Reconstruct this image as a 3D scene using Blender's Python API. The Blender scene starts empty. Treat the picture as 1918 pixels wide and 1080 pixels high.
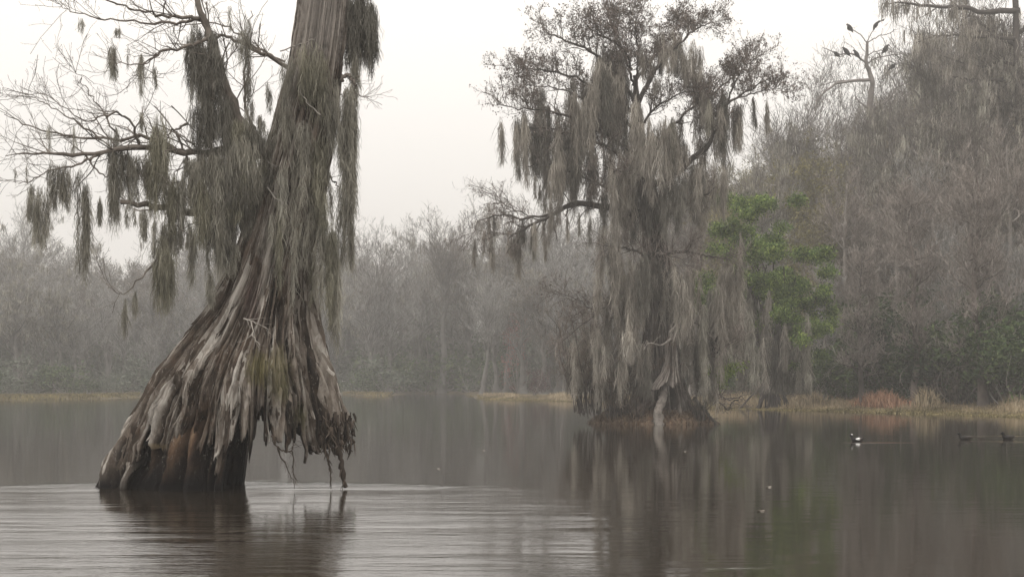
import bpy, math
import numpy as np

# ------------------------------------------------------------------ basics
SC = bpy.context.scene
COL = SC.collection
F, HY, CXP, H = 3000.0, 712.0, 959.0, 2.0        # lens in photo pixels, horizon row, centre column, eye height
AN = np.array


def P(px, py, d):
    return AN([(px - CXP) * d / F, d, H - (py - HY) * d / F])


def nrm(v):
    return v / np.maximum(np.linalg.norm(v, axis=-1, keepdims=True), 1e-9)


def sstep(a, b, x):
    t = np.clip((x - a) / (b - a), 0, 1)
    return t * t * (3 - 2 * t)


def _hash(i, j, k):
    n = (i * 374761393 + j * 668265263 + k * 1274126177) & 0xffffffff
    n = ((n ^ (n >> 13)) * 1274126177) & 0xffffffff
    return ((n ^ (n >> 16)) & 0xffff) / 32767.5 - 1.0


def noise(p):
    p = np.asarray(p, float)
    i = np.floor(p).astype(np.int64)
    f = p - i
    u = f * f * (3 - 2 * f)
    r = 0
    for a in (0, 1):
        for b in (0, 1):
            for c in (0, 1):
                w = (u[..., 0] if a else 1 - u[..., 0]) * (u[..., 1] if b else 1 - u[..., 1]) * (u[..., 2] if c else 1 - u[..., 2])
                r = r + w * _hash(i[..., 0] + a, i[..., 1] + b, i[..., 2] + c)
    return r


def fbm(p, o=4):
    p = np.asarray(p, float)
    r, a = 0, 1.0
    for _ in range(o):
        r = r + a * noise(p)
        p = p * 2.03 + 11.3
        a *= .5
    return r


def xyz(x, y, z):
    return np.stack(np.broadcast_arrays(x, y, z), -1)


class MB:
    """collects grids, tubes, ribbons and leaves; build() links them as ONE mesh object"""

    def __init__(self):
        self.v, self.q, self.t, self.f, self.s = [], [], [], [], []
        self.n = 0

    def add(self, V, Q, tint, fib=None, smooth=True):
        V = V.reshape(-1, 3)
        self.s.append(np.full(Q.size // 4, smooth))
        self.v.append(V)
        self.q.append(Q.reshape(-1, 4) + self.n)
        self.t.append(np.broadcast_to(np.asarray(tint, float), (len(V),)))
        self.f.append(V if fib is None else fib.reshape(-1, 3))
        self.n += len(V)

    def grid(self, G, close=False, tint=.5, fib=None):
        A, B = G.shape[:2]
        i = np.arange(A * B).reshape(A, B)
        if close:
            i = np.concatenate([i, i[:, :1]], 1)
        Q = np.stack([i[:-1, :-1], i[1:, :-1], i[1:, 1:], i[:-1, 1:]], -1)
        t = np.asarray(tint, float)
        self.add(G, Q, t.reshape(-1) if t.ndim else t, fib)

    def tubes(self, C, R, k=5, tint=None, rough=0., seed=0):
        N, M = C.shape[:2]
        if N == 0:
            return
        T = np.empty_like(C)
        T[:, 1:-1] = C[:, 2:] - C[:, :-2]
        T[:, 0] = C[:, 1] - C[:, 0]
        T[:, -1] = C[:, -1] - C[:, -2]
        T = nrm(T)
        ref = np.where(np.abs(T.mean(1)[:, 2:3]) > .8, AN([[1., .2, 0]]), AN([[.1, .2, 1.]]))[:, None]
        U = nrm(np.cross(T, ref))
        W = np.cross(T, U)
        a = np.arange(k) / k * 2 * math.pi
        rr = R[..., None]
        if rough:
            rr = rr * (1 + rough * noise(xyz(C[..., None, 0] * 9 + np.cos(a) * 2, C[..., None, 1] * 9 + np.sin(a) * 2, C[..., None, 2] * 9 + seed)))
        V = C[:, :, None] + (U[:, :, None] * np.cos(a)[:, None] + W[:, :, None] * np.sin(a)[:, None]) * rr[..., None]
        i = np.arange(N * M * k).reshape(N, M, k)
        j = np.roll(i, -1, 2)
        Q = np.stack([i[:, :-1], j[:, :-1], j[:, 1:], i[:, 1:]], -1)
        if tint is None:
            tint = np.full(N, .5)
        self.add(V, Q, np.repeat(np.broadcast_to(tint, (N,)), M * k))

    def ribbons(self, C, W, rng, tint):
        N, M = C.shape[:2]
        if N == 0:
            return
        a = rng.uniform(0, 2 * math.pi, N)
        s = xyz(np.cos(a), np.sin(a), 0 * a)[:, None] * W[..., None] * .5
        V = np.stack([C - s, C + s], 2)
        i = np.arange(N * M * 2).reshape(N, M, 2)
        Q = np.stack([i[:, :-1, 0], i[:, :-1, 1], i[:, 1:, 1], i[:, 1:, 0]], -1)
        self.add(V, Q, np.repeat(np.broadcast_to(tint, (N,)), M * 2))

    def leaves(self, C, size, rng, tint, asp=.5):
        N = len(C)
        if N == 0:
            return
        u = nrm(rng.normal(size=(N, 3)))
        w = nrm(np.cross(u, rng.normal(size=(N, 3))))
        s = np.broadcast_to(size, (N,))[:, None]
        V = np.stack([C - u * s, C + w * s * asp, C + u * s, C - w * s * asp], 1)
        Q = np.arange(N * 4).reshape(N, 4)
        self.add(V, Q, np.repeat(np.broadcast_to(tint, (N,)), 4))

    def build(self, name, mat, parent=None, smooth=True, label=None):
        me = bpy.data.meshes.new(name)
        V = np.concatenate(self.v)
        Q = np.concatenate(self.q)
        q = parent
        while q is not None:
            V = V - AN(q.location)
            q = q.parent
        me.vertices.add(len(V))
        me.vertices.foreach_set('co', V.astype(np.float32).ravel())
        me.loops.add(Q.size)
        me.loops.foreach_set('vertex_index', Q.astype(np.int32).ravel())
        me.polygons.add(len(Q))
        me.polygons.foreach_set('loop_start', np.arange(0, Q.size, 4, dtype=np.int32))
        me.polygons.foreach_set('use_smooth', np.concatenate(self.s) if smooth else np.zeros(len(Q), bool))
        a = me.attributes.new('tint', 'FLOAT', 'POINT')
        a.data.foreach_set('value', np.concatenate(self.t).astype(np.float32))
        a = me.attributes.new('fib', 'FLOAT_VECTOR', 'POINT')
        a.data.foreach_set('vector', np.concatenate(self.f).astype(np.float32).ravel())
        me.update(calc_edges=True)
        me.materials.append(mat)
        o = bpy.data.objects.new(name, me)
        COL.objects.link(o)
        if parent is not None:
            o.parent = parent
        if label:
            o['label'] = label
        return o


def tag(o, label=None, cat=None, group=None, kind=None):
    for k, v in (('label', label), ('category', cat), ('group', group), ('kind', kind)):
        if v:
            o[k] = v
    return o


def thing(name, loc, label, cat, group=None):
    o = bpy.data.objects.new(name, None)
    o.empty_display_size = .2
    COL.objects.link(o)
    o.location = loc
    return tag(o, label, cat, group)


# ------------------------------------------------------------------ materials
def new_mat(name):
    m = bpy.data.materials.new(name)
    m.use_nodes = True
    nt = m.node_tree
    b = nt.nodes['Principled BSDF']
    b.inputs['Roughness'].default_value = .9
    b.inputs['Specular IOR Level'].default_value = .15
    return m, nt, b


def ramp(nt, stops, fac, interp='LINEAR'):
    r = nt.nodes.new('ShaderNodeValToRGB')
    r.color_ramp.interpolation = interp
    e = r.color_ramp.elements
    while len(e) < len(stops):
        e.new(.5)
    for el, (p, c) in zip(e, stops):
        el.position = p
        el.color = (*c, 1)
    nt.links.new(fac, r.inputs[0])
    return r.outputs[0]


def attr(nt, name):
    a = nt.nodes.new('ShaderNodeAttribute')
    a.attribute_name = name
    return a


def math_n(nt, op, a, b=None, clamp=False):
    n = nt.nodes.new('ShaderNodeMath')
    n.operation = op
    n.use_clamp = clamp
    for i, v in enumerate((a, b)):
        if v is None:
            continue
        if isinstance(v, (int, float)):
            n.inputs[i].default_value = v
        else:
            nt.links.new(v, n.inputs[i])
    return n.outputs[0]


def noise_n(nt, vec, scale, detail=4, rough=.6):
    n = nt.nodes.new('ShaderNodeTexNoise')
    n.inputs['Scale'].default_value = scale
    n.inputs['Detail'].default_value = detail
    n.inputs['Roughness'].default_value = rough
    if vec is not None:
        nt.links.new(vec, n.inputs['Vector'])
    return n.outputs['Fac']


def mix_n(nt, fac, a, b, mode='MIX'):
    n = nt.nodes.new('ShaderNodeMix')
    n.data_type = 'RGBA'
    n.blend_type = mode
    for s, v in ((0, fac), (6, a), (7, b)):
        if isinstance(v, (int, float)):
            n.inputs[s].default_value = v
        elif isinstance(v, tuple):
            n.inputs[s].default_value = (*v, 1)
        else:
            nt.links.new(v, n.inputs[s])
    return n.outputs[2]


def mat_tint(name, stops, vary=.5, scale=1.5, rough=.9, transl=0., interp='LINEAR', spec=.12):
    """colour from the per-strand / per-leaf tint, varied by a soft noise over the thing"""
    m, nt, b = new_mat(name)
    c = ramp(nt, stops, attr(nt, 'tint').outputs['Fac'], interp)
    if vary:
        tc = nt.nodes.new('ShaderNodeTexCoord')
        n = noise_n(nt, tc.outputs['Object'], scale, 3)
        k = nt.nodes.new('ShaderNodeMapRange')
        nt.links.new(n, k.inputs[0])
        k.inputs[1].default_value, k.inputs[2].default_value = .3, .7
        k.inputs[3].default_value, k.inputs[4].default_value = 1 - vary, 1 + vary * .6
        v = nt.nodes.new('ShaderNodeVectorMath')
        v.operation = 'SCALE'
        nt.links.new(c, v.inputs[0])
        nt.links.new(k.outputs[0], v.inputs['Scale'])
        c = v.outputs[0]
    nt.links.new(c, b.inputs['Base Color'])
    b.inputs['Roughness'].default_value = rough
    b.inputs['Specular IOR Level'].default_value = spec
    if transl:
        t = nt.nodes.new('ShaderNodeBsdfTranslucent')
        nt.links.new(c, t.inputs[0])
        mx = nt.nodes.new('ShaderNodeMixShader')
        mx.inputs[0].default_value = transl
        nt.links.new(b.outputs[0], mx.inputs[1])
        nt.links.new(t.outputs[0], mx.inputs[2])
        nt.links.new(mx.outputs[0], nt.nodes['Material Output'].inputs[0])
    return m


def mat_bark(name, stops, spots=(), wet=None, bump=.6, fs=(1.5, 5.5)):
    """fibrous weathered wood: streaks run along the 'fib' coordinates, cracks from the carved relief in 'tint'"""
    m, nt, b = new_mat(name)
    fib = attr(nt, 'fib').outputs['Vector']
    n1 = noise_n(nt, fib, fs[0], 5, .65)
    n2 = noise_n(nt, fib, fs[1], 5, .7)
    s = math_n(nt, 'ADD', math_n(nt, 'MULTIPLY', n1, .5), math_n(nt, 'MULTIPLY', n2, .5))
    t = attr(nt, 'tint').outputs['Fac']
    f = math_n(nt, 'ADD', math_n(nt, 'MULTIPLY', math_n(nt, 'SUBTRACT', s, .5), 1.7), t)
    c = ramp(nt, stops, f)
    geo = nt.nodes.new('ShaderNodeNewGeometry')
    pos = geo.outputs['Position']
    # broad blotches of lichen
    ln = noise_n(nt, fib, 1.7, 8, .75)
    lm = math_n(nt, 'MULTIPLY', math_n(nt, 'SUBTRACT', ln, .55, True), 7., True)
    c = mix_n(nt, math_n(nt, 'MULTIPLY', math_n(nt, 'MULTIPLY', lm, .5), t), c, (.40, .38, .345))
    tv = nt.nodes.new('ShaderNodeMapping')
    nt.links.new(pos, tv.inputs[0])
    tv.inputs['Scale'].default_value = (1, 1, .42)
    m1 = noise_n(nt, tv.outputs[0], 5.5, 8, .72)
    m2 = noise_n(nt, tv.outputs[0], 17., 6, .75)
    dk = math_n(nt, 'MULTIPLY', math_n(nt, 'SUBTRACT', .50, m1, True), 7., True)
    c = mix_n(nt, math_n(nt, 'MULTIPLY', dk, .66), c, (.030, .023, .018))
    pl_ = math_n(nt, 'MULTIPLY', math_n(nt, 'SUBTRACT', m2, .585, True), 9., True)
    c = mix_n(nt, math_n(nt, 'MULTIPLY', pl_, .75), c, (.40, .37, .33))
    br_ = math_n(nt, 'MULTIPLY', math_n(nt, 'SUBTRACT', noise_n(nt, pos, 1.3, 5, .7), .54, True), 6., True)
    c = mix_n(nt, math_n(nt, 'MULTIPLY', br_, .55), c, (.105, .066, .042))
    for (ctr, rad, colr) in spots:
        v = nt.nodes.new('ShaderNodeVectorMath')
        v.operation = 'SUBTRACT'
        nt.links.new(pos, v.inputs[0])
        v.inputs[1].default_value = ctr
        d = nt.nodes.new('ShaderNodeVectorMath')
        d.operation = 'DIVIDE'
        nt.links.new(v.outputs[0], d.inputs[0])
        d.inputs[1].default_value = rad
        l = nt.nodes.new('ShaderNodeVectorMath')
        l.operation = 'LENGTH'
        nt.links.new(d.outputs[0], l.inputs[0])
        k = math_n(nt, 'SUBTRACT', 1.0, l.outputs['Value'], True)
        k = math_n(nt, 'MULTIPLY', math_n(nt, 'SUBTRACT', math_n(nt, 'ADD', k, math_n(nt, 'MULTIPLY', m2, 1.3)), .88, True), 2.6, True)
        k = math_n(nt, 'MULTIPLY', k, .62)
        c = mix_n(nt, k, c, colr)
    if wet:
        sep = nt.nodes.new('ShaderNodeSeparateXYZ')
        nt.links.new(pos, sep.inputs[0])
        z = math_n(nt, 'ADD', sep.outputs[2], math_n(nt, 'MULTIPLY', math_n(nt, 'SUBTRACT', n1, .5), .5))
        w = nt.nodes.new('ShaderNodeMapRange')
        nt.links.new(z, w.inputs[0])
        w.inputs[1].default_value, w.inputs[2].default_value = wet
        c = mix_n(nt, w.outputs[0], (.006, .005, .005), c)
    nt.links.new(c, b.inputs['Base Color'])
    bp = nt.nodes.new('ShaderNodeBump')
    bp.inputs['Strength'].default_value = bump
    bp.inputs['Distance'].default_value = .06
    nt.links.new(math_n(nt, 'ADD', s, math_n(nt, 'MULTIPLY', math_n(nt, 'ADD', m1, m2), .5)), bp.inputs['Height'])
    nt.links.new(bp.outputs[0], b.inputs['Normal'])
    return m


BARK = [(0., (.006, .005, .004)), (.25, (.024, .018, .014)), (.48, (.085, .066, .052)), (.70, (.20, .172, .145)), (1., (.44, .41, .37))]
M_moss = mat_tint('moss_strands', [(0, (.14, .130, .104)), (.5, (.285, .268, .222)), (1, (.43, .412, .355))], .45, 1.2, transl=.2)
M_mossd = mat_tint('moss_strands_dark', [(0, (.068, .063, .053)), (.5, (.145, .136, .115)), (1, (.24, .228, .196))], .4, 1.2, transl=.1)
M_mossg = mat_tint('moss_strands_olive', [(0, (.13, .122, .088)), (.5, (.265, .250, .190)), (1, (.40, .382, .305))], .45, 1.2, transl=.2)
M_mossi = mat_tint('moss_strands_grey', [(0, (.15, .132, .11)), (.5, (.31, .282, .242)), (1, (.48, .445, .39))], .5, .5, transl=.2)
M_limb = mat_tint('limb_bark', [(0, (.07, .058, .049)), (.5, (.165, .142, .122)), (1, (.29, .26, .23))], .5, 3.)
M_twig = mat_tint('twig_bark', [(0, (.06, .05, .042)), (.5, (.12, .10, .086)), (1, (.22, .195, .17))], .3, 1.)
M_pale = mat_tint('bleached_wood', [(0, (.20, .18, .155)), (.5, (.36, .335, .30)), (1, (.52, .50, .46))], .4, 3.)


# ------------------------------------------------------------------ growing helpers
def catmull(pts, M):
    pts = np.asarray(pts, float)
    if len(pts) == 2:
        t = np.linspace(0, 1, M)[:, None]
        return pts[0] * (1 - t) + pts[1] * t
    p = np.concatenate([[2 * pts[0] - pts[1]], pts, [2 * pts[-1] - pts[-2]]])
    u = np.linspace(0, len(pts) - 1 - 1e-6, M)
    i = u.astype(int)
    t = (u - i)[:, None]
    a, b, c, d = p[i], p[i + 1], p[i + 2], p[i + 3]
    return .5 * (2 * b + (c - a) * t + (2 * a - 5 * b + 4 * c - d) * t ** 2 + (3 * b - a - 3 * c + d) * t ** 3)


def grow(C, R, n, rng, t=(.2, 1), L=(.5, 1.), ang=(.5, 1.1), up=0., grav=0., wig=.15, M=5, r=.6, rend=.3, lt=0., rmin=.002):
    N, M0 = C.shape[:2]
    idx = np.repeat(np.arange(N), n)
    K = len(idx)
    T = rng.uniform(t[0], t[1], K) * (M0 - 1) * .9999
    i = T.astype(int)
    f = (T - i)[:, None]
    base = C[idx, i] * (1 - f) + C[idx, i + 1] * f
    tan = nrm(C[idx, i + 1] - C[idx, i])
    rad = R[idx, i] * (1 - f[:, 0]) + R[idx, i + 1] * f[:, 0]
    v = rng.normal(size=(K, 3))
    v = nrm(v - tan * (v * tan).sum(1, keepdims=True))
    A = rng.uniform(ang[0], ang[1], K)[:, None]
    d = np.cos(A) * tan + np.sin(A) * v
    d[:, 2] += up
    d = nrm(d)
    ln = rng.uniform(L[0], L[1], K) * (1 - lt * T / (M0 - 1))
    out = np.empty((K, M, 3))
    out[:, 0] = base
    for m in range(1, M):
        d = d + rng.normal(size=(K, 3)) * wig
        d[:, 2] += grav
        d = nrm(d)
        out[:, m] = out[:, m - 1] + d * (ln / (M - 1))[:, None]
    rr = np.maximum(rad * r, rmin)[:, None] * np.linspace(1, rend, M)
    return out, np.maximum(rr, rmin)


def twig_ribbons(mb, C, R, rng, tint, wmin):
    mb.ribbons(C, np.maximum(R * 2, wmin), rng, tint)


def moss_mb(spec, rng, D, w, dens=1., toz=None):
    """one hanging clump of moss: strands start through its upper part and hang, narrowing to the tip"""
    x, y0, y1, hw = spec[:4]
    k = D / F
    HW, L = hw * k, (y1 - y0) * k
    c = P(x, y0, D)
    n = int(max(20, dens * 5.2 * HW * 2 * L / (w * min(.55, L * .5))))
    mb = MB()
    nb = int(np.clip(hw / 3.4 * max(1., dens) ** 1.5, 1, 14))                              # a clump is a bundle of ragged wisps of unequal length
    wc = rng.uniform(-.85, .85, nb) * (nb > 1)
    wsd = rng.uniform(.12, .30, nb)
    w0, w1 = rng.uniform(0, .22, nb) * (1 + np.abs(wc)), rng.uniform(.45, .86, nb)
    w1[rng.integers(0, nb)] = .86
    wy = rng.uniform(-.7, .7, nb)
    b_ = rng.choice(nb, n, p=(w1 - w0 + .1) / (w1 - w0 + .1).sum())
    s = w0[b_] + rng.uniform(0, 1, n) ** 1.1 * np.maximum(w1[b_] - w0[b_], .1)
    u = np.clip(wc[b_] + rng.normal(size=n) * wsd[b_] * (1 - .5 * s), -1.15, 1.15)
    env = .35 + .65 * sstep(0, .10, s) - .25 * s
    lean = rng.normal() * .08
    nz = fbm(xyz(s * 3, np.full(n, x * .37), np.full(n, y0 * .11)), 2) * .25
    X = c[0] + HW * (u * env + nz * s) + lean * L * s * .4
    Y = c[1] + HW * .8 * np.clip(wy[b_] + rng.normal(size=n) * .25, -1.1, 1.1) * env
    Z = c[2] - s * L + rng.normal(size=n) * .02 * HW + .12 * HW * (1 - (u * 1.2) ** 2) * (s < .1)
    ln = np.minimum(L * (1.03 - s), np.maximum(.10, min(L * .42, w * 48))) * rng.uniform(.45, 1.05, n)
    M = 6
    C = np.empty((n, M, 3))
    p = np.stack([X, Y, Z], 1)
    C[:, 0] = p
    dx = rng.normal(size=(n, 2)) * .30
    for m in range(1, M):
        dx = dx * .4 + rng.normal(size=(n, 2)) * .26
        st = np.concatenate([dx, -np.ones((n, 1))], 1)
        p = p + st * (ln / (M - 1))[:, None]
        C[:, m] = p
    W = w * rng.uniform(.6, 1.25, n)[:, None] * AN([.7, 1., 1., .9, .7, .25])
    mb.ribbons(C, W, rng, np.clip(rng.normal(.5, .2, n) + rng.normal(0, .18, nb)[b_], 0, 1))
    # loose curly wisps that roughen the outline
    m2 = int(n * .45)
    q = C[rng.integers(0, n, m2), rng.integers(0, M, m2)]
    d = nrm(rng.normal(size=(m2, 3)) * AN([1, 1, .6]) - AN([0, 0, .5]))
    l2 = rng.uniform(.04, .14, m2)[:, None] * (w / .012) ** .6
    C2 = np.stack([q, q + d * l2 * .6, q + d * l2 - AN([0, 0, 1]) * l2 * .3], 1)
    mb.ribbons(C2, np.full((m2, 3), w * .55), rng, rng.uniform(0, 1, m2))
    return mb


def limb(pxs, D, r0, r1, rng, M=22, wob=.012):
    """a traced limb with its own depth at every joint: (column, row, metres nearer or farther)"""
    pts = [P(a[0], a[1], D + (a[2] if len(a) > 2 else 0)) for a in pxs]
    c = catmull(pts, M)
    c[1:-1] += rng.normal(size=(M - 2, 3)) * wob
    r = r0 + (r1 - r0) * np.linspace(0, 1, M) ** .8
    return c[None], r[None]


def fluted(tab, D, zb, ntheta, nrows, ztop, rel, rng_off=0., dmax=9., thick=.07, slots=(), ph=0.):
    """a fluted cypress trunk as a hollow shell. tab rows: (photo row, left, right); zb(theta) = height of each column's ragged foot"""
    tab = np.asarray(tab, float)
    k = D / F
    tz = H - (tab[:, 0] - HY) * k
    cx = ((tab[:, 1] + tab[:, 2]) / 2 - CXP) * k
    hw = (tab[:, 2] - tab[:, 1]) / 2 * k
    o = np.argsort(tz)
    tz, cx, hw = tz[o], cx[o], hw[o]
    zf = np.linspace(tz[0], tz[-1], 400)
    ker = np.ones(17) / 17
    sm = lambda a: np.convolve(np.pad(np.interp(zf, tz, a), 8, mode='edge'), ker, 'valid')
    cxf, hwf = sm(cx), sm(hw)
    th = np.arange(ntheta) / ntheta * 2 * math.pi
    s = np.linspace(0, 1, nrows) ** .85
    Z = ztop + (zb(th)[None] - ztop) * s[:, None]
    TH = np.broadcast_to(th, Z.shape)
    C, Hh = np.interp(Z, zf, cxf), np.interp(Z, zf, hwf)
    ct, st = np.cos(TH), np.sin(TH)
    q = lambda kk, cz: xyz(ct * kk + ph, st * kk + rng_off, Z * cz)
    rid = lambda kk, cz: 1 - 2 * np.abs(fbm(q(kk, cz), 2))
    a1, a2, a3, a4 = rel(Z)
    big, mid, fine, fib = rid(2.6, .16), rid(7., .3), rid(17., .55), fbm(q(46., 2.2), 3)
    c1 = np.exp(-(fbm(q(5.2, .20), 2) / .085) ** 2)
    c2 = np.exp(-(fbm(q(12., .45), 2) / .10) ** 2)
    c3 = np.exp(-(fbm(q(26., .8), 2) / .14) ** 2)
    pn = fbm(q(6.3, .24) + 5, 2) * 2.6
    plate = np.floor(pn) + sstep(.80, 1., pn - np.floor(pn))
    pn2 = fbm(q(15., .6) + 8, 2) * 2.6
    plate2 = np.floor(pn2) + sstep(.75, 1., pn2 - np.floor(pn2))
    disp = a1 * big + a2 * (.30 * mid + .62 * plate) + a3 * (.3 * fine + .75 * plate2) + a4 * fib - a2 * 1.0 * c1 - a2 * .5 * c2 - a3 * .9 * c3
    xx = xyz(C + Hh * ct, D + Hh * st, Z * .5)
    disp = disp + a3 * .8 * fbm(xx * 5.5, 4) + a1 * .22 * fbm(xx * 1.7 + 9, 3)
    tint = np.clip(.56 + .22 * fbm(q(4.2, .5) + 2, 2) + .16 * fbm(q(13., .5) + 6, 2) + .06 * mid + .10 * plate + .07 * plate2 + .10 * fine + .14 * fib + .08 * big - .46 * c1 - .34 * c2 - .08 * c3, 0, 1)  # crack tone painted darker for the self-shadow missing under flat light
    for (t0_, w_, za, zb_, dp) in slots:                           # rotted-out slots between the buttress planks, their deep shade painted into tint
        tw_ = t0_ + .02 * np.sin(Z * 3.1 + t0_ * 5)
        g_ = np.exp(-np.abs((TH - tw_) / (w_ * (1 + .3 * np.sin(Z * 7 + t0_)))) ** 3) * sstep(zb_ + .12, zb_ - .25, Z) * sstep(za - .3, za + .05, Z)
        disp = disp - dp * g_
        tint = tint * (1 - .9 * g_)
    R = Hh + disp - a1 * 1.35
    Rd = np.minimum(Hh * .86, dmax) + disp - a1 * 1.35
    x0 = C + R * ct
    y0 = D + Rd * st
    G = xyz(x0, y0, Z)
    fibv = xyz(ct * 3, st * 3, Z * .22)
    Gi = xyz(C + (R - thick) * ct, D + (Rd - thick) * st, Z + .01)
    # outer skin, turned under at the ragged foot, then the inner skin back up
    full = np.concatenate([G, Gi[::-1]], 0)
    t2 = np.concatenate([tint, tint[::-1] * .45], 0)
    f2 = np.concatenate([fibv, fibv[::-1]], 0)
    return full, t2, f2, (zf, cxf, hwf)


# ------------------------------------------------------------------ setting: ground, water, haze, sky
SH_PX = AN([-3000, -900, 0, 180, 262, 300, 640, 690, 725, 760, 860, 905, 1000, 1100, 1350, 1600, 1918, 2600, 4000])
SH_D = AN([120, 150, 164, 172, 190, 226, 232, 205, 205, 234, 236, 172, 160, 150, 115, 104, 90, 70, 50.])


def shore(px):
    return np.interp(px, SH_PX, SH_D)


def ground_z(x, y):
    y = np.maximum(y, 1.)
    px = np.clip(x / y * F + CXP, -3000, 4000)
    e = y - shore(px) + 3 * fbm(xyz(x * .09, y * .09, 0 * x), 3)
    return np.clip(e * .05, -.9, .32) + .05 * fbm(xyz(x * .3, y * .3, 0 * x + 4), 2)


gx = np.linspace(-310, 310, 311)
gy = np.linspace(-35, 430, 311)
X, Y = np.meshgrid(gx, gy)
mb = MB()
mb.grid(xyz(X, Y, ground_z(X, Y)), tint=.5)
m, nt, b = new_mat('wet_ground')
g = nt.nodes.new('ShaderNodeNewGeometry')
c = ramp(nt, [(.3, (.035, .028, .018)), (.55, (.10, .08, .045)), (.75, (.17, .14, .08))], noise_n(nt, g.outputs['Position'], .6, 6, .7))
nt.links.new(c, b.inputs['Base Color'])
tag(mb.build('ground', m), kind='structure')

# water: a still brown lake, wind-ruffled in the near left
mb = MB()
gx = np.linspace(-310, 310, 40)
gy = np.linspace(-35, 430, 40)
X, Y = np.meshgrid(gx, gy)
mb.grid(xyz(X, Y, 0 * X), tint=.5)
m, nt, b = new_mat('lake_water')
b.inputs['Base Color'].default_value = (.020, .015, .010, 1)
b.inputs['IOR'].default_value = 1.46
b.inputs['Specular IOR Level'].default_value = .5
g = nt.nodes.new('ShaderNodeNewGeometry')
pos = g.outputs['Position']
sep = nt.nodes.new('ShaderNodeSeparateXYZ')
nt.links.new(pos, sep.inputs[0])


def mapped(sx, sy, loc=0.):
    mp = nt.nodes.new('ShaderNodeMapping')
    nt.links.new(pos, mp.inputs[0])
    mp.inputs['Scale'].default_value = (sx, sy, 1)
    mp.inputs['Location'].default_value = (loc, loc * .7, 0)
    return mp.outputs[0]


def mrange(v, a, b_, c_=0., d_=1., smooth=True):
    k = nt.nodes.new('ShaderNodeMapRange')
    k.interpolation_type = 'SMOOTHSTEP' if smooth else 'LINEAR'
    nt.links.new(v, k.inputs[0])
    for i, q in enumerate((a, b_, c_, d_)):
        k.inputs[1 + i].default_value = q
    return k.outputs[0]


wob = noise_n(nt, mapped(.16, .5), 1., 3)
dist = math_n(nt, 'ADD', sep.outputs[1], math_n(nt, 'MULTIPLY', math_n(nt, 'SUBTRACT', wob, .5), 4.))
near = mrange(dist, 31.5, 19.0, smooth=False)
side = mrange(math_n(nt, 'ADD', sep.outputs[0], math_n(nt, 'MULTIPLY', math_n(nt, 'SUBTRACT', wob, .5), 9.)), -2.5, 3.2, 1., 0.)
ruff = math_n(nt, 'MULTIPLY', near, side)
patch = mrange(noise_n(nt, mapped(.22, .9, 3.), 1., 4), .35, .62, .35, 1.)
ruff = math_n(nt, 'MULTIPLY', ruff, patch)
# a low bow of broken water round the foot of the big tree
xo = math_n(nt, 'ADD', sep.outputs[0], 5.)
bow = math_n(nt, 'ADD', dist, math_n(nt, 'MULTIPLY', math_n(nt, 'MULTIPLY', xo, xo), .07))
line = math_n(nt, 'MULTIPLY', mrange(bow, 32.4, 31.6), mrange(bow, 29.4, 31.2))
line = math_n(nt, 'MULTIPLY', line, mrange(math_n(nt, 'ABSOLUTE', xo), 5.5, 1.5))
line = math_n(nt, 'MULTIPLY', line, mrange(noise_n(nt, mapped(.5, 1.4, 2.), 1., 4), .38, .6, .2, 1.))
rip = math_n(nt, 'ADD', noise_n(nt, mapped(2.0, 6.2), 1., 4, .6), math_n(nt, 'MULTIPLY', noise_n(nt, mapped(.8, 2.2, 7.), 1., 2), .8))
calm = noise_n(nt, mapped(.35, 1.3, 5.), 1., 2)
streak = mrange(noise_n(nt, mapped(.10, 1.1, 9.), 1., 5, .65), .70, .78)
amp = math_n(nt, 'ADD', math_n(nt, 'MULTIPLY', ruff, .018), math_n(nt, 'MULTIPLY', line, .065))
nt.links.new(math_n(nt, 'ADD', math_n(nt, 'MULTIPLY', math_n(nt, 'MAXIMUM', ruff, math_n(nt, 'MULTIPLY', line, 1.5)), .02), .058), b.inputs['Roughness'])
amp = math_n(nt, 'ADD', amp, math_n(nt, 'MULTIPLY', streak, .007))
for (wx, wy, l0, l1, wd) in ((1612, 829, -.3, 1.9, .5), (1835, 826, -.5, 1.5, .5), (1893, 828, -.4, 2.6, .5), (1850, 817, -.6, 2.4, .8)):    # wakes behind the ducks
    o_ = P(wx, wy, F * H / (wy - HY))
    ux = math_n(nt, 'SUBTRACT', sep.outputs[0], float(o_[0]))
    uy = math_n(nt, 'ABSOLUTE', math_n(nt, 'SUBTRACT', sep.outputs[1], float(o_[1])))
    k_ = math_n(nt, 'MULTIPLY', math_n(nt, 'MULTIPLY', mrange(ux, l0 - .4, l0 + .4), mrange(ux, l1, l1 - 1.4)), mrange(uy, wd, wd * .3))
    amp = math_n(nt, 'ADD', amp, math_n(nt, 'MULTIPLY', k_, .032))
hgt = math_n(nt, 'ADD', math_n(nt, 'MULTIPLY', rip, amp), math_n(nt, 'MULTIPLY', calm, .0045))
bp = nt.nodes.new('ShaderNodeBump')
bp.inputs['Strength'].default_value = 1.
bp.inputs['Distance'].default_value = 1.
nt.links.new(hgt, bp.inputs['Height'])
# at this grazing view the faces of the wavelets that lean to the viewer are the ones seen: lean the ruffled normals a little
tl_ = nt.nodes.new('ShaderNodeCombineXYZ')
nt.links.new(math_n(nt, 'MULTIPLY', ruff, -.03), tl_.inputs[1])
ad_ = nt.nodes.new('ShaderNodeVectorMath')
nt.links.new(bp.outputs[0], ad_.inputs[0])
nt.links.new(tl_.outputs[0], ad_.inputs[1])
no_ = nt.nodes.new('ShaderNodeVectorMath')
no_.operation = 'NORMALIZE'
nt.links.new(ad_.outputs[0], no_.inputs[0])
nt.links.new(no_.outputs[0], b.inputs['Normal'])
tag(mb.build('water', m), kind='structure')

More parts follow.
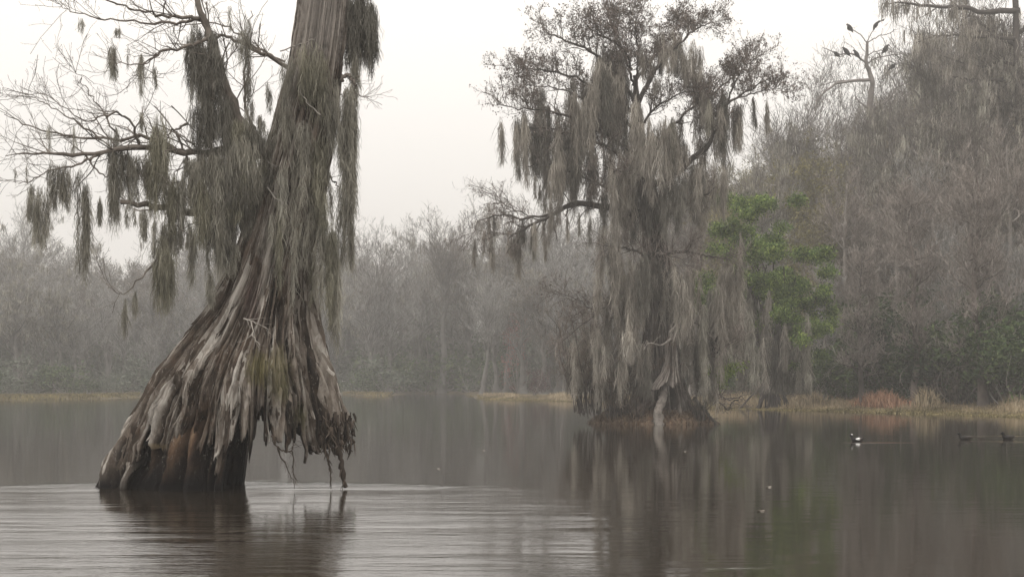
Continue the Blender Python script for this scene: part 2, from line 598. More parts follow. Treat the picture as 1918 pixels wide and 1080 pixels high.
# air
HB = (-320, 320, -40, 440, -2.2, 46)
V = AN([[HB[i], HB[2 + j], HB[4 + k]] for i in (0, 1) for j in (0, 1) for k in (0, 1)], float)
mb = MB()
mb.add(V, AN([[0, 1, 3, 2], [4, 6, 7, 5], [0, 4, 5, 1], [2, 3, 7, 6], [0, 2, 6, 4], [1, 5, 7, 3]]), .5)
m = bpy.data.materials.new('mist')
m.use_nodes = True
nt = m.node_tree
nt.nodes.remove(nt.nodes['Principled BSDF'])
pv = nt.nodes.new('ShaderNodeVolumePrincipled')
pv.inputs['Color'].default_value = (.66, .648, .634, 1)
pv.inputs['Density'].default_value = .00130
pv.inputs['Anisotropy'].default_value = .15
nt.links.new(pv.outputs[0], nt.nodes['Material Output'].inputs['Volume'])
tag(mb.build('haze', m, smooth=False), kind='stuff')

w = bpy.data.worlds.new('World')
SC.world = w
w.use_nodes = True
nt = w.node_tree
bg = nt.nodes['Background']
sky = nt.nodes.new('ShaderNodeTexSky')
sky.sky_type = 'NISHITA'
sky.sun_disc = False
sky.sun_elevation = math.radians(52)
sky.sun_rotation = math.radians(205)
sky.dust_density = 6
hs = nt.nodes.new('ShaderNodeHueSaturation')
hs.inputs['Saturation'].default_value = .08
nt.links.new(sky.outputs[0], hs.inputs['Color'])
c = mix_n(nt, .82, hs.outputs[0], (11.2, 10.7, 10.1))        # an even deck of white cloud over the sky
tcw = nt.nodes.new('ShaderNodeTexCoord')
spw = nt.nodes.new('ShaderNodeSeparateXYZ')
nt.links.new(tcw.outputs['Generated'], spw.inputs[0])
kz = math_n(nt, 'ADD', math_n(nt, 'MULTIPLY', math_n(nt, 'MAXIMUM', spw.outputs[2], 0.), 1.25), .80)
vs = nt.nodes.new('ShaderNodeVectorMath')
vs.operation = 'SCALE'
nt.links.new(c, vs.inputs[0])
nt.links.new(kz, vs.inputs['Scale'])
nt.links.new(vs.outputs[0], bg.inputs['Color'])
bg.inputs['Strength'].default_value = .12

sl = bpy.data.lights.new('sun', 'SUN')
sl.energy = .5
sl.angle = math.radians(50)
sl.color = (1., .96, .9)
so = bpy.data.objects.new('sun', sl)
COL.objects.link(so)
so.rotation_euler = (math.radians(38), 0, math.radians(-25))

cam = bpy.data.cameras.new('camera')
cam.sensor_width = 36
cam.lens = F / 1918 * 36
cam.shift_y = (HY - 540) / 1918
cam.clip_end = 2000
co = bpy.data.objects.new('camera', cam)
COL.objects.link(co)
co.location = (0, 0, H)
co.rotation_euler = (math.radians(90), 0, 0)
SC.camera = co

SC.view_settings.view_transform = 'Standard'
SC.view_settings.look = 'None'
SC.view_settings.exposure = 0
SC.view_settings.gamma = 1
SC.cycles.max_bounces = 8
SC.cycles.diffuse_bounces = 3
SC.cycles.glossy_bounces = 3
SC.cycles.volume_bounces = 3
SC.cycles.use_denoising = True

# ------------------------------------------------------------------ the big leaning cypress in the water
D1 = 30.0
K1 = D1 / F
z1 = lambda y: H - (y - HY) * K1
rng = np.random.default_rng(7)
front = thing('bald_cypress', (float(P(440, 915, D1)[0]), D1, 0), 'huge old cypress draped in moss with a hollow flared base standing in the near water', 'tree')

TAB = [(-420, 600, 664), (-200, 578, 660), (0, 556, 656), (100, 543, 644), (200, 520, 634), (300, 490, 618), (400, 462, 602), (450, 446, 592),
       (500, 428, 588), (550, 404, 594), (600, 370, 602), (650, 326, 614), (700, 284, 630), (750, 255, 646), (800, 230, 662), (850, 208, 668), (915, 188, 672), (960, 182, 676)]
FX = AN([180, 258, 266, 274, 300, 330, 345, 372, 400, 425, 444, 452, 462, 470, 480, 490, 499, 506, 512, 522, 529, 534, 545, 556, 565, 572, 580, 587, 596, 603, 607, 615, 624, 634, 645, 656, 664, 680.])
FY = AN([960, 960, 838, 832, 836, 822, 828, 840, 846, 850, 868, 832, 806, 792, 826, 792, 842, 802, 758, 742, 812, 832, 806, 824, 812, 832, 800, 810, 790, 806, 858, 818, 806, 838, 846, 826, 806, 812.])


def foot1(th):
    x = 446 + 218 * np.cos(th)
    y = np.interp(x, FX, FY)
    st = np.sin(th)
    back = sstep(-.05, .25, st)
    jag = 16 * np.abs(noise(xyz(th * 34, 0 * th, 0 * th + 2))) + 9 * noise(xyz(th * 90, 0 * th, 0 * th))
    yb = np.minimum(800, y) - 34 + 1.6 * jag
    yb = np.where(x < 310, 960, yb)
    ii = th * 24 + .8 * noise(xyz(th * 9, 0 * th, 0 * th + 5))
    hs_ = (_hash(np.floor(ii).astype(np.int64), 0 * th.astype(np.int64) + 3, 0 * th.astype(np.int64)) + 1) / 2
    tri = 1 - np.abs(2 * (ii - np.floor(ii)) - 1)
    spl = (hs_ - .62) * 52 + tri * 14
    yy = y + (jag * .5 + np.where(x > 440, .55, 1.) * spl) * (x > 266)
    yb = yb + .5 * spl * (x > 300)
    # long splits that run up through the flare
    for (c0, wd, top) in ((4.10, .030, 748), (4.33, .034, 770), (4.46, .020, 795), (4.22, .014, 800), (4.56, .014, 790), (3.86, .016, 790), (4.62, .012, 770), (5.05, .012, 760), (5.6, .03, 770)):
        m_ = np.exp(-((th - c0) / wd) ** 2)
        yy = np.where(x > 262, yy * (1 - m_) + np.minimum(yy, top) * m_, yy)
    yy = yy * (1 - back) + yb * back
    return z1(yy)


def rel1(Z):
    f = 1 - sstep(.8, 6.5, Z)
    return .03 + .24 * f, .022 + .085 * f, .014 + .032 * f, .008 + .012 * f


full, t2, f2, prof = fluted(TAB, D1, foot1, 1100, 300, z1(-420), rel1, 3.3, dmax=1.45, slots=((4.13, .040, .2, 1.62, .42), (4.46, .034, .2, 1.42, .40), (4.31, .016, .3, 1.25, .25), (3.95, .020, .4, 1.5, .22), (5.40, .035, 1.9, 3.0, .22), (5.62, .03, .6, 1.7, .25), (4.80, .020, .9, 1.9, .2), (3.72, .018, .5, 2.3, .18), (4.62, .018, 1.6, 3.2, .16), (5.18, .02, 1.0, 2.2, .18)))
mb = MB()
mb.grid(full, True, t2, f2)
# split slabs and splinters of bark standing proud of the flare
NR, NT = 300, 1100
Gs, Ts = full[:NR], t2[:NR]
ctr_ = Gs.mean(1, keepdims=True)


def on_skin(rw, cl):
    r0_ = np.clip(rw.astype(int), 0, NR - 2)
    fr = (rw - r0_)[:, None]
    c0_ = np.floor(cl).astype(int)
    fc = (cl - c0_)[:, None]
    a_, b_ = c0_ % NT, (c0_ + 1) % NT
    return (Gs[r0_, a_] * (1 - fc) + Gs[r0_, b_] * fc) * (1 - fr) + (Gs[r0_ + 1, a_] * (1 - fc) + Gs[r0_ + 1, b_] * fc) * fr


for q in range(190):
    th0 = rng.uniform(math.pi * .92, math.pi * 2.08) if q < 165 else rng.uniform(0, math.pi)
    c0 = th0 / (2 * math.pi) * NT
    ra = rng.uniform(120, 262)
    rb = min(ra + rng.uniform(30, 110), 298.)
    W_ = rng.uniform(3., 13.)
    S = 12
    s_ = np.linspace(0, 1, S)
    hw_ = W_ * np.clip(np.minimum(s_ * 5 + .25, (1 - s_) * rng.uniform(1.5, 4) + .15), 0, 1) * (1 + .25 * rng.uniform(-1, 1, S))
    cc = c0 + np.cumsum(rng.normal(0, .5, S))
    lift = rng.uniform(.012, .040) + rng.uniform(.0, .05) * s_ ** 3
    rows = ra + (rb - ra) * s_
    base_c = np.interp(rows, np.arange(NR), ctr_[:, 0, 0])
    cols = []
    for (l_, of) in ((-1., -.03), (-.9, .8), (-.3, 1.05), (.35, .95), (.9, .75), (1., -.03)):
        p_ = on_skin(rows, cc + hw_ * l_)
        nd = nrm(xyz(p_[:, 0] - base_c, p_[:, 1] - D1, 0 * base_c))
        cols.append(p_ + nd * ((lift * of if of > 0 else np.full(S, of)) + .004 * rng.normal(size=S))[:, None])
    g_ = np.stack(cols, 1)
    tone = np.clip(rng.normal(.60, .17), .2, .95) + .06 * rng.normal(size=g_.shape[:2])
    i_ = np.arange(S * 6).reshape(S, 6)
    Q_ = np.stack([i_[:-1, :-1], i_[1:, :-1], i_[1:, 1:], i_[:-1, 1:]], -1)
    a_ = np.arctan2(g_[..., 1] - D1, g_[..., 0] - base_c[:, None])
    mb.add(g_, Q_, np.clip(tone, 0, 1).reshape(-1), xyz(np.cos(a_) * 3 + q * .37, np.sin(a_) * 3, g_[..., 2] * .22), smooth=False)
SPOTS = [(tuple(P(482, 690, D1 - 1.3)), (.34, .8, .55), (.125, .112, .042)), (tuple(P(560, 785, D1 - 1.2)), (.24, .8, .5), (.07, .072, .028)),
         (tuple(P(520, 700, D1 - 1.2)), (.4, .8, .9), (.15, .135, .075)), (tuple(P(500, 460, D1 - .8)), (.30, .7, 1.1), (.36, .335, .30)), (tuple(P(600, 10, D1 - .6)), (1.3, 1., 1.9), (.34, .31, .28)), (tuple(P(600, 420, D1 - .6)), (.3, .7, 1.3), (.22, .19, .165)),
         (tuple(P(290, 838, D1 - 1.0)), (.42, .9, .12), (.24, .185, .11)), (tuple(P(555, 430, D1 - .8)), (.2, .7, .9), (.20, .13, .085)),
         (tuple(P(470, 560, D1 - .9)), (.25, .7, .8), (.075, .05, .045)), (tuple(P(560, 520, D1 - .9)), (.25, .7, 1.0), (.20, .185, .15))]
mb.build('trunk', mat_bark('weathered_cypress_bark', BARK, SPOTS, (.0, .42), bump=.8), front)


def front_depth(px, py):
    z = z1(py)
    c, hwv = np.interp(z, prof[0], prof[1]), np.interp(z, prof[0], prof[2])
    u = np.clip(((px - CXP) * K1 - c) / hwv, -1, 1)
    return D1 - np.minimum(hwv * .86, 1.45) * np.sqrt(np.clip(1 - u * u, 0, 1))


# dark inner legs below the bark, standing in the water
th = np.linspace(1.5, 4.73, 460)
zz = np.linspace(1.7, -.35, 80)
TH, ZZ = np.meshgrid(th, zz)
lob = np.zeros_like(TH)
for (a, wd, h_) in ((3.2, .42, 1.), (3.78, .035, .55), (3.93, .07, .35), (4.17, .085, 1.), (4.29, .03, .35), (4.41, .065, 1.05), (4.52, .025, .4), (4.61, .02, .55), (4.72, .03, .8), (2.6, .25, 1.), (2.1, .2, .9), (1.7, .15, .7)):
    sw = (1 + .35 * sstep(.7, 0, ZZ)) * (1 + .2 * np.sin(ZZ * 2.3 + a * 7))
    lob = np.maximum(lob, h_ * np.exp(-np.abs((TH - a - .025 * np.sin(ZZ * 2.6 + a * 9)) / wd / sw) ** 2.4))
HWz, CXz = np.interp(ZZ, prof[0], prof[2]), np.interp(ZZ, prof[0], prof[1])
rough = .022 * fbm(xyz(np.cos(TH) * 30, np.sin(TH) * 30, ZZ * 1.6), 4) + .03 * fbm(xyz(np.cos(TH) * 9, np.sin(TH) * 9, ZZ * 3), 3)
fac = .63 + .235 * lob - .10 * sstep(.8, 1.6, ZZ) + rough
rx = HWz * fac
ry = np.minimum(HWz * .86, 1.45) * fac
G = xyz(CXz + rx * np.cos(TH), D1 + ry * np.sin(TH), ZZ)
cxm = CXz
mb = MB()
tl = np.clip(.02 + lob * .50 + .15 * fbm(xyz(np.cos(TH) * 25, np.sin(TH) * 25, ZZ * 2), 3), 0, 1)  # recesses between the lobes painted near black as added shade
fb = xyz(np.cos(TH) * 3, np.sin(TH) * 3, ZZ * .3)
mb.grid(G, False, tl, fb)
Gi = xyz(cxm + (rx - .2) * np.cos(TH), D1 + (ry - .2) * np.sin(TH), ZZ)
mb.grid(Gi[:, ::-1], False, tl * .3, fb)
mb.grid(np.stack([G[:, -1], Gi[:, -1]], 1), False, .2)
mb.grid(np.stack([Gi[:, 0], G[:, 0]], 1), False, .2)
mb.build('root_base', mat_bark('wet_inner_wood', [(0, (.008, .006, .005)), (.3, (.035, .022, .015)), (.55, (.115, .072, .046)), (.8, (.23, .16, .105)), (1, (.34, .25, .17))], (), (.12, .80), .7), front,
              label='dark wet hollow legs under the ragged bark')

# dead splintered root ends hanging from the arch
M_root = mat_tint('hanging_root_wood', [(0, (.02, .015, .012)), (.5, (.055, .042, .033)), (1, (.12, .095, .075))], .4, 6.)
for (pl, r0, r1) in (([(628, 800, -.6), (632, 835, -.62), (638, 862, -.6), (642, 885, -.58), (648, 912, -.56)], .085, .035),
                     ([(606, 830, -.8), (612, 855, -.82), (618, 880, -.8), (620, 915, -.8)], .035, .008),
                     ([(508, 815, -1.1), (522, 845, -1.1), (536, 872, -1.1), (550, 905, -1.12)], .02, .006),
                     ([(520, 836, -1.1), (536, 846, -1.15), (548, 838, -1.1), (549, 820, -1.1)], .014, .008),
                     ([(548, 835, -1.1), (549, 870, -1.1), (552, 915, -1.1)], .012, .006)):
    mb = MB()
    C, R = limb(pl, D1, r0, r1, rng, 18, .01)
    R = R * (1 + .35 * rng.uniform(-1, 1, R.shape))
    mb.tubes(C, R, 7, .4, .3)
    C2, R2 = grow(C, R, 16, rng, (.1, .95), (.06, .24), (.3, 1.1), -.4, -.2, .25, 5, .4, .3, rmin=.003)
    mb.tubes(C2, R2, 4, rng.uniform(0, 1, len(C2)))
    mb.build('hanging_root', M_root, front)

# crusty splinters at the right corner of the flare
mb = MB()
n = 130
sx = rng.uniform(600, 664, n)
sy = rng.uniform(770, 835, n)
p0 = AN([P(a, b_, front_depth(a, 800) + rng.uniform(-.03, .12)) for a, b_ in zip(sx, sy)])
ln = rng.uniform(.08, .32, n)
C = np.stack([p0, p0 + xyz(rng.normal(0, .02, n), rng.normal(0, .02, n), -ln * .5), p0 + xyz(rng.normal(0, .05, n), rng.normal(0, .05, n), -ln)], 1)
mb.tubes(C, rng.uniform(.008, .03, n)[:, None] * AN([.9, 1, .25]), 4, rng.uniform(0, 1, n))
mb.build('root_splinters', M_root, front)

LIMBS1 = [  # traced limbs: joints, base radius, tip radius, twigs
    ([(478, 268, -.4), (446, 222, -.6), (418, 150, -.8), (396, 80, -.9), (380, 38, -.9), (366, -20, -.9), (350, -90, -.8)], .19, .04, 22),
    ([(505, 290, -.3), (440, 284, -.7), (360, 286, -1.0), (262, 276, -1.3), (160, 290, -1.5), (86, 286, -1.6), (10, 292, -1.7)], .14, .010, 30),
    ([(330, 282, -1.1), (280, 258, -1.2), (190, 259, -1.0), (120, 253, -.8), (52, 236, -.6), (8, 214, -.5)], .055, .008, 26),
    ([(262, 275, -1.3), (248, 232, -1.6), (210, 213, -1.8), (166, 226, -2.0), (122, 204, -2.1), (74, 168, -2.2)], .035, .006, 22),
    ([(378, 34, -.9), (330, 32, -1.1), (268, 22, -1.3), (205, 4, -1.5), (140, -30, -1.6)], .05, .010, 18),
    ([(376, 38, -.9), (300, 44, -.6), (215, 36, -.3), (150, 28, -.1), (104, 6, 0)], .04, .006, 22),
    ([(404, 66, -.9), (352, 86, -1.2), (302, 98, -1.5), (262, 120, -1.7), (206, 118, -1.9)], .05, .007, 20),
    ([(300, 98, -1.5), (270, 124, -1.4), (246, 148, -1.3), (232, 176, -1.2)], .02, .004, 10),
    ([(540, 128, -.1), (500, 104, -.4), (462, 88, -.6), (430, 70, -.7), (404, 68, -.8)], .055, .03, 14),
    ([(534, 116, -.1), (470, 86, -.2), (440, 60, -.1), (404, 44, 0), (340, 50, .2), (280, 62, .3)], .03, .006, 16),
    ([(452, 404, -.3), (392, 404, -.7), (340, 396, -.9), (288, 384, -1.1), (226, 378, -1.3)], .12, .05, 10),
    ([(330, 394, -.9), (324, 432, -1.0), (296, 486, -1.1), (272, 512, -1.2), (232, 552, -1.3), (202, 538, -1.3)], .045, .006, 9),
    ([(330, 246, -.9), (352, 300, -1.0), (368, 334, -1.1), (380, 352, -1.1)], .035, .012, 10),
    ([(352, 232, -.7), (326, 244, -1.1), (296, 262, -1.3)], .03, .012, 8),
    ([(200, 282, -1.4), (150, 306, -1.6), (100, 318, -1.7), (60, 338, -1.8), (34, 345, -1.8)], .03, .006, 18),
    ([(160, 290, -1.5), (196, 330, -1.4), (250, 304, -1.0), (300, 300, -.9)], .02, .006, 12),
    ([(222, 258, -1.2), (180, 192, -1.4), (152, 150, -1.5), (140, 132, -1.6)], .022, .004, 14),
    ([(190, 259, -1.0), (120, 214, -.9), (72, 186, -.8), (42, 176, -.8)], .022, .004, 14),
    ([(480, 255, -.5), (462, 210, -.6), (458, 150, -.7), (462, 80, -.7), (470, 20, -.7)], .045, .008, 12),
    ([(630, 180, -.2), (664, 176, -.3), (694, 190, -.4)], .02, .004, 5),
    ([(640, 60, 0), (668, 20, .1), (690, -40, .1)], .08, .04, 4),
    ([(640, 150, -.1), (652, 140, -.1), (668, 160, -.2)], .05, .03, 3),
    ([(600, 340, -.2), (616, 330, -.3), (634, 350, -.4)], .03, .012, 4),
    ([(372, 340, -.9), (330, 352, -1.0), (300, 372, -1.1)], .022, .006, 10),
]
for pl, r0, r1, nt_ in LIMBS1:
    mb = MB()
    C, R = limb(pl, D1, r0 * .78, r1 * .8, rng, 26, .018)
    R = R * (1 + .12 * rng.uniform(-1, 1, R.shape))
    mb.tubes(C, R, 9, .45, .25)
    L_ = np.linalg.norm(np.diff(C[0], axis=0), axis=1).sum()
    q = min(1., L_ / 3.)
    C2, R2 = grow(C, R, max(3, int(nt_ * .8)), rng, (.12, 1), (.35 * q + .1, 1.10 * q + .1), (.4, 1.0), .2, .03, .15, 7, .45, .35, rmin=.0045)
    R2 = np.minimum(R2, .012)
    mb.tubes(C2, R2, 4, rng.uniform(.1, .8, len(C2)))
    C3, R3 = grow(C2, R2, 4, rng, (.15, 1), (.12, .5), (.4, 1.1), .2, .03, .22, 5, .6, .4, rmin=.003)
    mb.tubes(C3, R3, 3, rng.uniform(.1, .9, len(C3)))
    C4, R4 = grow(C3, R3, 1, rng, (.2, 1), (.06, .24), (.4, 1.2), .1, 0, .25, 4, .7, .5, rmin=.0026)
    mb.tubes(C4, R4, 3, rng.uniform(.1, .9, len(C4)))
    mb.build('branch', M_limb, front)

# moss: (column, top row, bottom row, half width, depth offset, density, tone)
MOSS1 = [
    (75, 345, 475, 20, -1.8, 1.36, 'm'), (154, 308, 555, 15, -1.6, 1.53, 'm'), (100, 300, 372, 22, -1.7, 0.59, 'm'), (128, 300, 400, 18, -1.6, 0.59, 'm'),
    (186, 362, 425, 7, -1.4, 1.36, 'm'), (214, 228, 452, 12, -1.3, 1.36, 'm'), (236, 262, 360, 15, -1.2, 1.19, 'm'), (262, 288, 345, 22, -1.2, 0.68, 'm'),
    (300, 204, 425, 24, -1.3, 1.70, 'g'), (326, 318, 450, 18, -1.2, 1.36, 'g'), (302, 440, 596, 25, -1.15, 1.70, 'g'), (232, 552, 634, 5, -1.3, 1.36, 'm'),
    (256, 528, 600, 7, -1.2, 0.85, 'm'), (265, 78, 188, 6, -1.4, 1.19, 'm'), (205, 68, 152, 13, -1.7, 1.02, 'm'), (160, 28, 66, 10, 0, .25, 'm'),
    (148, 30, 62, 4, 0, .25, 'm'), (222, 45, 72, 9, -.3, 0.51, 'm'), (240, 70, 130, 5, -1, .2, 'm'), (290, 110, 170, 6, -1.5, 0.51, 'm'),
    (366, 36, 205, 19, -1.0, 1.6, 'd'), (396, 30, 225, 17, -1.0, 1.7, 'd'), (380, 180, 296, 26, -1.1, 2., 'd'), (414, 170, 292, 28, -1.0, 2., 'd'), (408, 82, 200, 14, -1.1, 1.6, 'd'), (384, 90, 250, 20, -.9, 1.5, 'm'),
    (459, 24, 205, 12, -.8, .8, 'm'), (450, 60, 110, 18, -.8, .3, 'm'), (468, 180, 258, 10, -.8, .8, 'm'), (486, 205, 252, 11.2, -.8, 0.68, 'm'), (428, 0, 60, 6, -.5, .4, 'm'),
    (500, 150, 215, 9, -.5, .5, 'm'), (398, 295, 545, 24.64, -1.1, 1.53, 'm'), (380, 330, 470, 22.4, -1.2, 1.53, 'g'), (420, 270, 470, 24.64, -1.0, 1.70, 'm'), (444, 260, 420, 22.4, -.9, 1.70, 'g'),
    (362, 395, 545, 11.2, -1.1, 0.85, 'm'), (418, 405, 500, 15.68, -.9, 2.04, 'd'), (395, 500, 580, 8.96, -1., 1.53, 'm'), (345, 402, 470, 15.68, -1, 1.02, 'm'), (270, 385, 455, 16, -1.2, 0.68, 'm'),
    (244, 380, 430, 12, -1.3, 0.51, 'm'), (285, 400, 480, 8, -1.2, 0.68, 'm'),
    (676, -30, 138, 29, .1, 2.2, 'd'), (656, -20, 128, 18, .1, 2., 'd'), (690, -10, 120, 16, 0, 1.8, 'd'), (664, 80, 190, 12, 0, 1.6, 'm'), (692, 50, 150, 12, 0, 1.2, 'd'), (660, 130, 300, 14, -.2, 1.2, 'm'),
    (656, 150, 460, 15, -.3, 1.3, 'm'), (646, 330, 525, 14, -.3, 1., 'm'), (634, 200, 320, 8, -.4, 1., 'm'), (605, 320, 605, 10, -.5, 1.5, 'g'), (624, 395, 560, 9, -.5, 1.3, 'g'),
    (629, 430, 690, 10, -.5, 2.2, 'm'), (626, 400, 640, 8, -.55, 2., 'g'), (596, 400, 600, 8, -.6, 1.3, 'm'), (655, 250, 530, 10, -.35, 1.6, 'm'), (660, 160, 420, 12, -.2, 1.4, 'm'), (620, 320, 420, 8, -.3, .4, 'm'),
    (470, 235, 300, 26, -.75, 1.8, 'd'), (440, 300, 400, 26, -1.05, 1.8, 'd'), (405, 380, 470, 20, -1.1, 1.6, 'd'), (365, 300, 400, 16, -1.2, 1.4, 'm'), (340, 300, 440, 12, -1.15, 1.3, 'm'), (315, 410, 480, 18, -1.1, 1.2, 'm'), (110, 320, 400, 14, -1.7, .9, 'm'), (60, 330, 420, 10, -1.75, 1., 'm'), (215, 270, 420, 14, -1.35, 1.2, 'm'), (245, 290, 400, 14, -1.25, 1., 'm'), (275, 290, 380, 14, -1.2, .9, 'm'),
    (455, 252, 345, 33.6, -.9, 1.70, 'm'), (430, 325, 425, 29.12, -.95, 1.70, 'g'), (470, 295, 385, 22.4, -.8, 1.70, 'm'), (400, 275, 365, 33.6, -1.0, 1.70, 'm'), (445, 375, 450, 20.16, -.8, 2.04, 'd'),
    (375, 290, 400, 17.92, -1.1, 1.36, 'm'), (350, 280, 350, 15.68, -1.1, 0.85, 'm'), (430, 400, 520, 15.68, -.7, 1.70, 'm'), (398, 120, 200, 22, -1., 1., 'd'), (440, 215, 290, 22.4, -.9, 2.04, 'g'), (480, 240, 300, 17.92, -.7, 1.36, 'm'),
    (30, 310, 345, 8, -1.7, .2, 'm'), (48, 300, 345, 6, -1.6, .2, 'm'), (92, 225, 290, 5, -.8, 0.51, 'm'), (140, 225, 300, 6, -1.4, 0.51, 'm'), (262, 205, 250, 8, -1.5, 0.68, 'm'),
]
TONE = {'m': M_moss, 'd': M_mossd, 'g': M_mossg}
for (x, y0, y1, hw, dd, dn, tn) in MOSS1:
    moss_mb((x, y0, y1, hw), rng, D1 + dd, .0080, dn).build('moss_clump', TONE[tn], front)
# moss lying over the trunk itself
DRAPE = [(545, 92, 250, 26, 'm'), (585, 70, 240, 30, 'g'), (612, 120, 330, 22, 'm'), (530, 170, 330, 22, 'm'), (560, 200, 400, 24, 'm'), (592, 230, 420, 24, 'g'), (515, 210, 330, 18, 'm'),
         (538, 290, 470, 20, 'm'), (570, 340, 520, 16, 'm'), (600, 300, 470, 14, 'm'), (500, 270, 390, 18, 'g'), (480, 300, 430, 18, 'd'), (472, 340, 470, 12, 'm'), (520, 350, 560, 10, 'g'),
         (508, 300, 360, 22, 'd'), (548, 420, 600, 9, 'm'), (624, 150, 300, 10, 'm'), (578, 110, 200, 24, 'g'), (510, 380, 470, 8, 'm'), (588, 440, 580, 7, 'g'), (610, 240, 380, 9, 'm')]
for (x, y0, y1, hw, tn) in DRAPE:
    d_ = float(front_depth(x, (y0 + y1) / 2)) - .10
    moss_mb((x, y0, y1, hw), rng, d_, .0080, .55).build('moss_clump', TONE[tn], front)
# small dead twigs caught in the moss of the trunk
for (pl) in ([(525, 96), (560, 82), (590, 75)], [(470, 280), (500, 300), (512, 312)], [(600, 215), (575, 190), (560, 170)], [(456, 596), (476, 602), (500, 615)], [(470, 600), (474, 625), (486, 645)],
             [(500, 350), (518, 372), (530, 380)], [(430, 262), (452, 250), (470, 246)], [(388, 250), (410, 240), (428, 222)]):
    mb = MB()
    pl3 = [(a, b_, float(front_depth(max(a, 480), b_)) - D1 - .22) for a, b_ in pl]
    C, R = limb(pl3, D1, .014, .006, rng, 10, .012)
    mb.tubes(C, R, 5, .35)
    C2, R2 = grow(C, R, 7, rng, (.1, 1), (.1, .35), (.4, 1.), 0, -.05, .2, 5, .6, .4, rmin=.003)
    mb.tubes(C2, R2, 3, .4)
    mb.build('dead_twig', M_pale, front)


# ------------------------------------------------------------------ the mossy cypress on its islet
D2 = 74.0
rng = np.random.default_rng(21)
# islet of peat and roots
a = np.linspace(0, 2 * math.pi, 140, endpoint=False)
r = np.linspace(1, 0, 40)
A_, R_ = np.meshgrid(a, r)
cxi = float(P(1225, 790, D2)[0])
ed = 1 + .10 * fbm(xyz(np.cos(A_) * 2.5, np.sin(A_) * 2.5, 0 * A_), 4)
Xi = cxi + 2.95 * R_ * ed * np.cos(A_)
Yi = D2 + 1.0 + 2.4 * R_ * ed * np.sin(A_)
Zi = -.45 + 1.15 * (1 - R_ ** 2.6) ** .55 + .10 * fbm(xyz(Xi * 1.6, Yi * 1.6, Xi * 0), 4) * (R_ < .97)
mb = MB()
mb.grid(xyz(Xi, Yi, Zi), True, .5)
m, nt, b = new_mat('peat_bank')
g = nt.nodes.new('ShaderNodeNewGeometry')
c = ramp(nt, [(.3, (.03, .021, .015)), (.5, (.12, .078, .052)), (.7, (.22, .155, .10))], noise_n(nt, g.outputs['Position'], 3., 6, .7))
nt.links.new(c, b.inputs['Base Color'])
tag(mb.build('islet', m), kind='structure')


def islet_z(x, y):
    rr = np.sqrt(((x - cxi) / 2.95) ** 2 + ((y - D2 - 1) / 2.4) ** 2)
    return -.45 + 1.15 * np.clip(1 - np.clip(rr, 0, 1) ** 2.6, 0, 1) ** .55


# dead grass and root fringe over the islet
n = 5200
aa, rr = rng.uniform(0, 2 * math.pi, n), np.sqrt(rng.uniform(.1, 1, n)) * .99
x, y = cxi + 2.95 * rr * np.cos(aa), D2 + 1 + 2.4 * rr * np.sin(aa)
p0 = xyz(x, y, islet_z(x, y) - .03)
ln = rng.uniform(.10, .42, n)
out = xyz(np.cos(aa) * rr, np.sin(aa) * rr, 0 * aa)
C = np.stack([p0, p0 + out * ln[:, None] * .35 + xyz(0 * ln, 0 * ln, ln * .55), p0 + out * ln[:, None] * 1.0 + xyz(rng.normal(0, .06, n), rng.normal(0, .06, n), ln * .45 * rng.uniform(-.6, 1.5, n))], 1)
mb = MB()
mb.ribbons(C, np.full((n, 3), .030) * AN([1, .8, .25]), rng, rng.uniform(0, 1, n))
M_dry = mat_tint('dry_grass', [(0, (.06, .042, .03)), (.5, (.165, .118, .082)), (1, (.30, .235, .165))], .5, 1.)
tag(mb.build('grass', M_dry), kind='stuff')

isl = thing('bald_cypress', (float(P(1225, 770, D2)[0]), D2 + .4, float(.4)), 'flat topped cypress hung with grey moss curtains on the small islet in the lake', 'tree')
TAB2 = [(130, 1187, 1191), (180, 1184, 1198), (260, 1186, 1210), (330, 1192, 1226), (400, 1200, 1242), (500, 1206, 1258), (600, 1206, 1264), (680, 1196, 1278), (740, 1178, 1296), (780, 1160, 1312), (830, 1154, 1320)]
full, t2, f2, prof2 = fluted(TAB2, D2 + .9, lambda th: 0 * th - .2 + .05 * np.sin(th * 7), 220, 110, H - (135 - HY) * (D2 / F),
                             lambda Z: (.05 + .20 * (1 - sstep(.5, 4, Z)), .03 + .06 * (1 - sstep(.5, 4, Z)), .02, .01), 7.7, dmax=2.2)
mb = MB()
mb.grid(full, True, t2, f2)
M_bark2 = mat_bark('grey_cypress_bark', [(0, (.010, .009, .008)), (.35, (.04, .034, .03)), (.6, (.10, .087, .076)), (1, (.24, .22, .20))], (), (-.2, .5), .8)
mb.build('trunk', M_bark2, isl)

